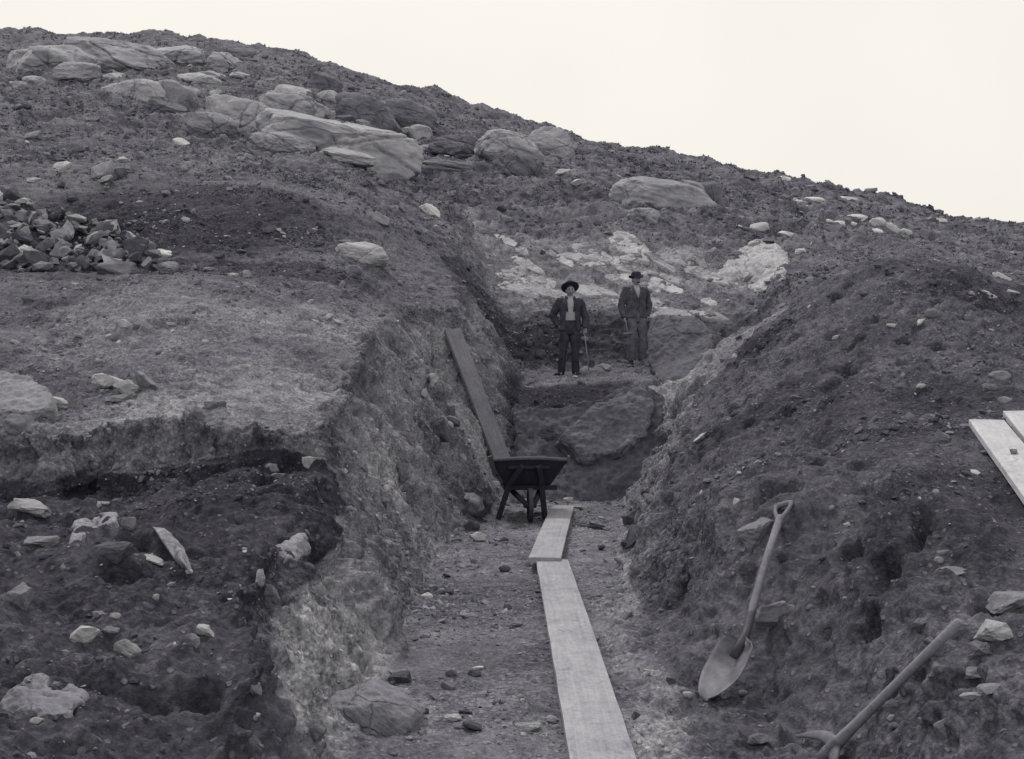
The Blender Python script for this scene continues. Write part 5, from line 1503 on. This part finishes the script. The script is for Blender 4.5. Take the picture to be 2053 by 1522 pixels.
def head(mb, c, fwd, nose=1.0):
    """head with face; c = centre, fwd = facing direction (horizontal), height 0.23"""
    f = Vector(fwd).normalized(); u = Vector((0, 0, 1)); r = f.cross(u)
    V = []; Fc = []
    nu, nv = 28, 22
    for j in range(nv + 1):
        th = math.pi * j / nv
        for i in range(nu):
            ph = 2 * math.pi * i / nu
            x = math.sin(th) * math.sin(ph); y = math.sin(th) * math.cos(ph); z = math.cos(th)
            w = 0.074 * (1.0 - 0.20 * max(0, -z) ** 1.2); dp = 0.094
            px, py, pz = x * w, y * dp * (1 - 0.10 * max(0, -z)), z * 0.118
            if y > 0:
                # brow, sockets, nose, lips, chin
                g = lambda cx, cz, sx, sz: math.exp(-((px - cx) / sx) ** 2 - ((pz - cz) / sz) ** 2)
                py += 0.022 * nose * g(0, -0.022, 0.012, 0.022) + 0.010 * g(0, 0.005, 0.010, 0.03)
                py -= 0.010 * (g(0.03, 0.008, 0.016, 0.012) + g(-0.03, 0.008, 0.016, 0.012))
                py += 0.006 * g(0, 0.028, 0.05, 0.010)
                py += 0.006 * g(0, -0.058, 0.022, 0.007) - 0.005 * g(0, -0.066, 0.024, 0.004) + 0.006 * g(0, -0.073, 0.02, 0.006)
                py += 0.010 * g(0, -0.098, 0.022, 0.014)
            V.append(Vector(c) + r * px + f * py + u * pz)
    for j in range(nv):
        for i in range(nu):
            a = j * nu + i; b = j * nu + (i + 1) % nu
            Fc.append((a, b, b + nu, a + nu))
    mb.add((V, Fc))
    for sx in (-1, 1):
        e = Vector(c) + r * (0.076 * sx) - f * 0.006 + u * (-0.008)
        mb.tube([e + u * 0.03 - r * 0.004 * sx, e + u * 0.012 + r * 0.006 * sx, e - u * 0.02 + r * 0.003 * sx, e - u * 0.03 - r * 0.004 * sx], [(0.006, 0.010), (0.007, 0.016), (0.006, 0.011), 0.005], 8)

def loft(rings, seg=24, arc=None):
    """horizontal ellipse rings (cx, cy, z, rx, ry)"""
    V = []; Fc = []
    for (cx, cy, z, rx, ry) in rings:
        for k in range(seg):
            q = 2 * math.pi * k / seg
            V.append((cx + rx * math.cos(q), cy + ry * math.sin(q), z))
    for i in range(len(rings) - 1):
        for k in range(seg):
            a = i * seg + k; b = i * seg + (k + 1) % seg
            Fc.append((a, b, b + seg, a + seg))
    Fc.append(tuple(range(seg))[::-1]); Fc.append(tuple((len(rings) - 1) * seg + k for k in range(seg)))
    return V, Fc

def open_loft(rings, gaps, th=0.02, seg=30):
    """torso shell open at the front (-y); gaps = half opening angle per ring"""
    V = []; Fc = []
    n = len(rings)
    for layer in (0, 1):
        for (cx, cy, z, rx, ry), g in zip(rings, gaps):
            for k in range(seg + 1):
                q = -math.pi / 2 + g + (2 * math.pi - 2 * g) * k / seg
                m = th * layer
                V.append((cx + (rx - m) * math.cos(q), cy + (ry - m) * math.sin(q), z))
    K = n * (seg + 1)
    for i in range(n - 1):
        for k in range(seg):
            a = i * (seg + 1) + k
            Fc.append((a, a + 1, a + seg + 2, a + seg + 1)); Fc.append((K + a, K + a + seg + 1, K + a + seg + 2, K + a + 1))
        for k in (0, seg):
            a = i * (seg + 1) + k
            Fc.append((a, a + seg + 1, K + a + seg + 1, K + a))
    for i in (0, n - 1):
        for k in range(seg):
            a = i * (seg + 1) + k
            Fc.append((a, a + 1, K + a + 1, K + a))
    return V, Fc

def hat(parent, c, rb, tilt, mat, crown=0.11, brim=0.15, droop=0.012, name='hat', lean=0.0, wave=0.022):
    """felt hat: pinched crown, ribbon and waved brim"""
    prof = [(0.0, crown), (0.045, crown + 0.004), (0.075, crown - 0.008), (0.088, crown - 0.03), (0.094, 0.03), (0.098, 0.008), (0.112, 0.0), (brim * 0.9, 0.004), (brim, -0.004 + 0.01), (brim, 0.0), (brim * 0.85, -0.006), (0.10, -0.010), (0.090, -0.012)]
    seg = 36
    V = []; Fc = []
    for (r_, z) in prof:
        for k in range(seg):
            q = 2 * math.pi * k / seg
            ex = 1.0; ey = 1.14 if r_ < 0.12 else 1.05
            zz = z
            if r_ > 0.115: zz += wave * math.cos(2 * q) * (r_ - 0.1) / 0.05 * 0.8 - droop * abs(math.sin(q))
            if z > crown - 0.02 and r_ < 0.05: zz -= 0.018 * abs(math.cos(q))
            V.append((r_ * ex * math.cos(q), r_ * ey * math.sin(q), zz))
    for i in range(len(prof) - 1):
        for k in range(seg):
            a = i * seg + k; b = i * seg + (k + 1) % seg
            Fc.append((a, b, b + seg, a + seg))
    o = MB().add((V, Fc)).build(name, mat, parent, True)
    o.location = c
    o.rotation_euler = (R(tilt), R(lean), rb)
    return o

def boots(root, feet, mat='boot'):
    for (x, y, ang) in feet:
        m = MB()
        f = Vector((math.sin(ang), -math.cos(ang), 0)); s = Vector((f.y, -f.x, 0))
        A = Vector((x, y, 0))
        m.tube([A - f * 0.085 + Vector((0, 0, 0.038)), A - f * 0.05 + Vector((0, 0, 0.048)), A + f * 0.04 + Vector((0, 0, 0.046)), A + f * 0.11 + Vector((0, 0, 0.036)), A + f * 0.165 + Vector((0, 0, 0.032)), A + f * 0.19 + Vector((0, 0, 0.028))],
               [(0.026, 0.030), (0.038, 0.046), (0.043, 0.045), (0.050, 0.035), (0.043, 0.030), (0.020, 0.018)], 14, flat=tuple(s))
        m.tube([A + Vector((0, 0, 0.04)), A + Vector((0, 0, 0.12)), A + Vector((0, 0, 0.2))], [0.045, 0.046, 0.05], 14)
        b = m.build('boot', mat, root, remesh=0.007, smoothit=2)

def person(u, d, label, kind, rz):
    x = (u - 1026.5) / F * d
    g = down(x, d)[0]
    root = empty('person', Vector((x, d, g.z - 0.01)), rz)
    root.scale = (0.955,) * 3
    tag(root, label, 'person')
    body = MB()
    if kind == 'a':
        hipz = 0.87
        fr, fl = Vector((-0.17, 0.02, 0.0)), Vector((0.10, -0.03, 0.0))
        kr, kl = Vector((-0.13, -0.03, 0.48)), Vector((0.085, -0.05, 0.48))
        shR, shL = Vector((-0.19, 0.02, 1.385)), Vector((0.19, 0.02, 1.385))
        elR, elL = Vector((-0.315, 0.10, 1.13)), Vector((0.285, 0.02, 1.10))
        wrR, wrL = Vector((-0.215, 0.02, 0.93)), Vector((0.275, -0.08, 0.875))
        hc = Vector((0.0, -0.015, 1.575))
        fwd = Vector((0.04, -1, 0))
        hd_R = (Vector((0.35, -0.2, -0.9)), Vector((1, 0.2, 0.2)), 1, 1.0)
        hd_L = (Vector((0.05, -0.28, -0.95)), Vector((-1, -0.25, 0.0)), 1, 1.25)
    else:
        hipz = 0.88
        fr, fl = Vector((-0.10, -0.02, 0.0)), Vector((0.13, 0.04, 0.0))
        kr, kl = Vector((-0.10, -0.05, 0.49)), Vector((0.12, -0.03, 0.49))
        shR, shL = Vector((-0.195, 0.02, 1.40)), Vector((0.195, 0.02, 1.40))
        elR, elL = Vector((-0.275, 0.05, 1.10)), Vector((0.30, 0.10, 1.13))
        wrR, wrL = Vector((-0.255, -0.05, 0.865)), Vector((0.235, 0.0, 0.90))
        hc = Vector((0.0, -0.015, 1.585))
        fwd = Vector((0.10, -1, 0))
        hd_R = (Vector((-0.02, -0.2, -0.97)), Vector((1, -0.25, 0.0)), -1, 1.35)
        hd_L = (Vector((-0.2, -0.25, -0.9)), Vector((-1, 0.2, 0.1)), 1, 1.0)
    hR, hL = Vector((-0.09, 0.0, hipz)), Vector((0.09, 0.0, hipz))
    sh = shR.z
    # body: one continuous skin
    body.add(loft([(0, 0, hipz - 0.08, 0.10, 0.07), (0, 0, hipz, 0.15, 0.095), (0, 0, hipz + 0.12, 0.135, 0.085), (0, -0.005, 1.15, 0.145, 0.09), (0, 0, 1.28, 0.16, 0.10), (0, 0.005, sh - 0.02, 0.155, 0.085), (0, 0.01, sh + 0.04, 0.08, 0.06)]))
    body.tube([Vector((0, 0.01, sh + 0.0)), Vector((0, 0.005, sh + 0.08)), hc + Vector((0, 0.01, -0.06))], [0.062, 0.055, 0.055], 14)
    head(body, hc, fwd)
    for a, b, c in ((shR, elR, wrR), (shL, elL, wrL)):
        body.tube([a.lerp(Vector((0, 0, a.z)), 0.3), a, a.lerp(b, 0.5), b, b.lerp(c, 0.4), c], [0.05, 0.055, 0.045, 0.038, 0.036, 0.024], 12)
    for a, b, c in ((hR, kr, fr), (hL, kl, fl)):
        body.tube([a + Vector((0, 0, 0.03)), a.lerp(b, 0.4), b, b.lerp(c, 0.35), c + Vector((0, 0, 0.10)), c + Vector((0, 0, 0.045))], [0.075, 0.068, 0.05, 0.05, 0.034, 0.034], 12)
        body.tube([c + Vector((0, 0.02, 0.05)), c + Vector((0, -0.10, 0.045))], [0.03, 0.022], 10)
    hand(body, wrR, hd_R[0], hd_R[1], hd_R[2], hd_R[3])
    hand(body, wrL, hd_L[0], hd_L[1], hd_L[2], hd_L[3])
    body.build('body', 'skin', root, remesh=0.0062, smoothit=1)
    # hair
    f = fwd.normalized(); r = f.cross(Vector((0, 0, 1)))
    hr = MB()
    hr.add(loft([(hc.x - f.x * .018, hc.y - f.y * .018 , hc.z - 0.045, 0.072, 0.075), (hc.x - f.x * .016, hc.y - f.y * .016, hc.z + 0.0, 0.079, 0.088), (hc.x - f.x * .012, hc.y - f.y * .012, hc.z + 0.07, 0.078, 0.092), (hc.x, hc.y, hc.z + 0.122, 0.04, 0.05)]))
    hr.build('hair', 'hair', root, remesh=0.008, smoothit=2)
    for sx in (-1, 1):
        e = hc + r * (0.03 * sx) + f * 0.083 + Vector((0, 0, 0.006))
        MB().tube([e - r * 0.011, e, e + r * 0.011], [(0.003, 0.003), (0.006, 0.006), (0.003, 0.003)], 8).build('eye', 'hair', root, True)
        e2 = e + Vector((0, 0, 0.019)) + f * 0.008
        MB().tube([e2 - r * 0.016, e2 + Vector((0, 0, 0.003)), e2 + r * 0.016], [0.003, 0.0045, 0.003], 8).build('eyebrow', 'hair', root, True)
    mo = hc + f * 0.096 + Vector((0, 0, -0.062))
    MB().tube([mo - r * 0.022 - f * 0.008, mo, mo + r * 0.022 - f * 0.008], [0.0025, 0.004, 0.0025], 8).build('mouth', 'hair', root, True)
    if kind == 'b':
        ms = hc + f * 0.100 + Vector((0, 0, -0.050))
        MB().tube([ms - r * 0.036 - f * 0.018 - Vector((0, 0, 0.012)), ms - r * 0.018 - f * 0.003, ms, ms + r * 0.018 - f * 0.003, ms + r * 0.036 - f * 0.018 - Vector((0, 0, 0.012))], [0.004, 0.010, 0.009, 0.010, 0.004], 8).build('moustache', 'hair', root, True)
    # shirt
    shm = MB()
    shm.add(loft([(0, 0, hipz + 0.02, 0.158, 0.108), (0, 0, hipz + 0.14, 0.15, 0.102), (0, -0.005, 1.15, 0.16, 0.108), (0, 0, 1.28, 0.172, 0.115), (0, 0.005, sh - 0.01, 0.155, 0.095), (0, 0.008, sh + 0.05, 0.075, 0.068), (0, 0.004, sh + 0.085, 0.064, 0.062)]))
    shm.build('shirt', 'shirt', root, remesh=0.009, smoothit=3)
    # trousers, baggy, with folds
    tr = MB()
    tr.add(loft([(0, 0, hipz - 0.10, 0.155, 0.115), (0, 0, hipz - 0.02, 0.178, 0.125), (0, 0, hipz + 0.09, 0.162, 0.115), (0, 0, hipz + 0.14, 0.158, 0.112)]))
    bag = 1.0 if kind == 'a' else 1.14
    for a, b, c in ((hR, kr, fr), (hL, kl, fl)):
        pts = [a + Vector((0, 0, 0.0)), a.lerp(b, 0.35), a.lerp(b, 0.75), b, b.lerp(c, 0.3), b.lerp(c, 0.6), b.lerp(c, 0.8), c + Vector((0, 0.005, 0.075))]
        rad = [0.096, 0.09, 0.078, 0.070, 0.070, 0.067, 0.068, 0.066]
        tr.tube(pts, [q * bag for q in rad], 16)
    o = tr.build('trousers', 'trousers_' + kind, root, remesh=0.010, smoothit=4)
    fold(o, 0.016, 3.0 if kind == 'a' else 2.0)
    MB().add(loft([(0, 0, hipz + 0.115, 0.166, 0.120), (0, 0, hipz + 0.152, 0.166, 0.120)])).build('belt', 'boot', root, True)
    # jacket
    jk = MB()
    if kind == 'a':
        rings = [(0, 0.0, hipz - 0.03, 0.205, 0.145), (0, 0, hipz + 0.12, 0.192, 0.135), (0, 0, 1.15, 0.19, 0.134), (0, 0, 1.28, 0.198, 0.136), (0, 0.006, sh - 0.04, 0.182, 0.116), (0, 0.010, sh + 0.02, 0.128, 0.092), (0, 0.012, sh + 0.07, 0.082, 0.078)]
        jk.add(open_loft(rings, [0.62, 0.56, 0.50, 0.46, 0.42, 0.45, 0.6], 0.026))
    else:
        rings = [(0, 0.0, hipz - 0.02, 0.215, 0.148), (0, 0, hipz + 0.12, 0.198, 0.138), (0, 0, 1.15, 0.196, 0.138), (0, 0, 1.26, 0.203, 0.140), (0, 0.006, sh - 0.04, 0.186, 0.120), (0, 0.010, sh + 0.02, 0.128, 0.095), (0, 0.012, sh + 0.07, 0.084, 0.080)]
        jk.add(open_loft(rings, [0.16, 0.05, 0.02, 0.10, 0.36, 0.62, 0.9], 0.026))
    for a, b, c in ((shR, elR, wrR), (shL, elL, wrL)):
        jk.tube([a.lerp(Vector((0, 0.01, a.z)), 0.35), a + Vector((0, 0, 0.0)), a.lerp(b, 0.35), a.lerp(b, 0.8), b, b.lerp(c, 0.3), b.lerp(c, 0.75), c + (c - b).normalized() * 0.005], [0.058, 0.070, 0.071, 0.066, 0.066, 0.062, 0.056, 0.054], 16)
    o = jk.build('jacket', 'jacket_' + kind, root, remesh=0.010, smoothit=3)
    fold(o, 0.015, 4.0)
    col = MB()
    if kind == 'a':
        for sx in (-1, 1):
            col.tube([Vector((sx * 0.055, -0.115, 1.18)), Vector((sx * 0.085, -0.118, 1.30)), Vector((sx * 0.088, -0.075, 1.405)), Vector((sx * 0.07, 0.02, 1.465))], [(0.010, 0.01), (0.03, 0.010), (0.028, 0.012), (0.022, 0.014)], 8)
        col.build('lapel', 'jacket_a', root, True)
    else:
        for sx in (-1, 1):
            col.tube([Vector((sx * 0.012, -0.142, 1.20)), Vector((sx * 0.055, -0.132, 1.30)), Vector((sx * 0.085, -0.085, 1.40)), Vector((sx * 0.075, 0.02, 1.475))], [(0.008, 0.01), (0.026, 0.010), (0.026, 0.012), (0.022, 0.014)], 8)
        col.build('lapel', 'jacket_b', root, True)
        for zz in (1.16, 1.06, 0.97):
            MB().tube([Vector((0.016, -0.150, zz)), Vector((0.016, -0.139, zz))], [0.009, 0.009], 10).build('button', 'boot', root, True)
    boots(root, [(fr.x, fr.y, R(-38 if kind == 'a' else -25)), (fl.x, fl.y, R(24 if kind == 'a' else 22))])
    if kind == 'a':
        hat(root, hc + Vector((0, 0.022, 0.060)), 0, -34, 'felt', 0.105, 0.168, 0.0, lean=-4, wave=0.006)
    else:
        hat(root, hc + Vector((0, 0.005, 0.062)), 0.2, 4, 'felt', 0.098, 0.142, 0.012, lean=-5, wave=0.034)
    return root, wrR, wrL, hd_R, hd_L

def fold(o, amp, fz):
    """cloth creases"""
    me = o.data
    n = len(me.vertices)
    c = np.empty(n * 3, np.float32); me.vertices.foreach_get('co', c); c = c.reshape(-1, 3)
    nr = np.empty(n * 3, np.float32); me.vertex_normals.foreach_get('vector', nr); nr = nr.reshape(-1, 3)
    d = perlin(c[:, 0] * 5, c[:, 1] * 5, c[:, 2] * fz * 2.2) + 0.7 * (0.5 - np.abs(perlin(c[:, 0] * 9 + 4, c[:, 1] * 9, c[:, 2] * fz * 3.5 + c[:, 0] * 9)))
    c = c + nr * (d * amp)[:, None]
    me.vertices.foreach_set('co', c.ravel()); me.update()

PA, aR, aL, ahR, ahL = person(1143, 19.3, 'man in a wide brimmed hat and open jacket over a pale shirt, with a stick', 'a', R(2))
PB, bR, bL, bhR, bhL = person(1275, 20.0, 'moustached man in a buttoned jacket and grey trousers, holding a hammer', 'b', R(14))
bpy.context.view_layer.update()

# stick held by the left man
w = PA.matrix_world @ (aL + ahL[0].normalized() * 0.085 + ahL[1].normalized() * 0.03)
gx = w.x + 0.075
gp = down(gx, w.y - 0.10)[0]
dirv = (w - gp).normalized()
root = empty('stick', gp)
tag(root, 'thin pale stick planted on the ledge, held by the man in the open jacket', 'stick')
MB().tube([Vector((0, 0, 0)), (w - gp) * 0.5 + Vector((0.004, 0, 0)), (w - gp) + dirv * 0.07], [0.008, 0.010, 0.011], 10).build('shaft', 'handle', root, True)
MB().tube([dirv * -0.004, dirv * 0.05], [0.007, 0.0105], 10).build('ferrule', 'dark_iron', root, True)

# hammer hanging from the right man's hand
w = PB.matrix_world @ (bR + bhR[0].normalized() * 0.085 + bhR[1].normalized() * 0.028)
dv = Vector((0.13, -0.16, -0.95)).normalized()
root = empty('hammer', w)
tag(root, 'short hammer hanging head down from the right hand of the moustached man', 'hammer')
MB().tube([dv * -0.07, dv * 0.05, dv * 0.24], [0.0125, 0.0115, 0.012], 12).build('handle', 'handle', root, True)
hx = Vector((1, 0.15, 0.12)).normalized()
MB().tube([dv * 0.225 - hx * 0.075, dv * 0.225 - hx * 0.066, dv * 0.225 - hx * 0.02, dv * 0.225 + hx * 0.02, dv * 0.225 + hx * 0.066, dv * 0.225 + hx * 0.075], [0.020, 0.025, 0.021, 0.021, 0.025, 0.020], 8).build('head', 'iron', root, False)
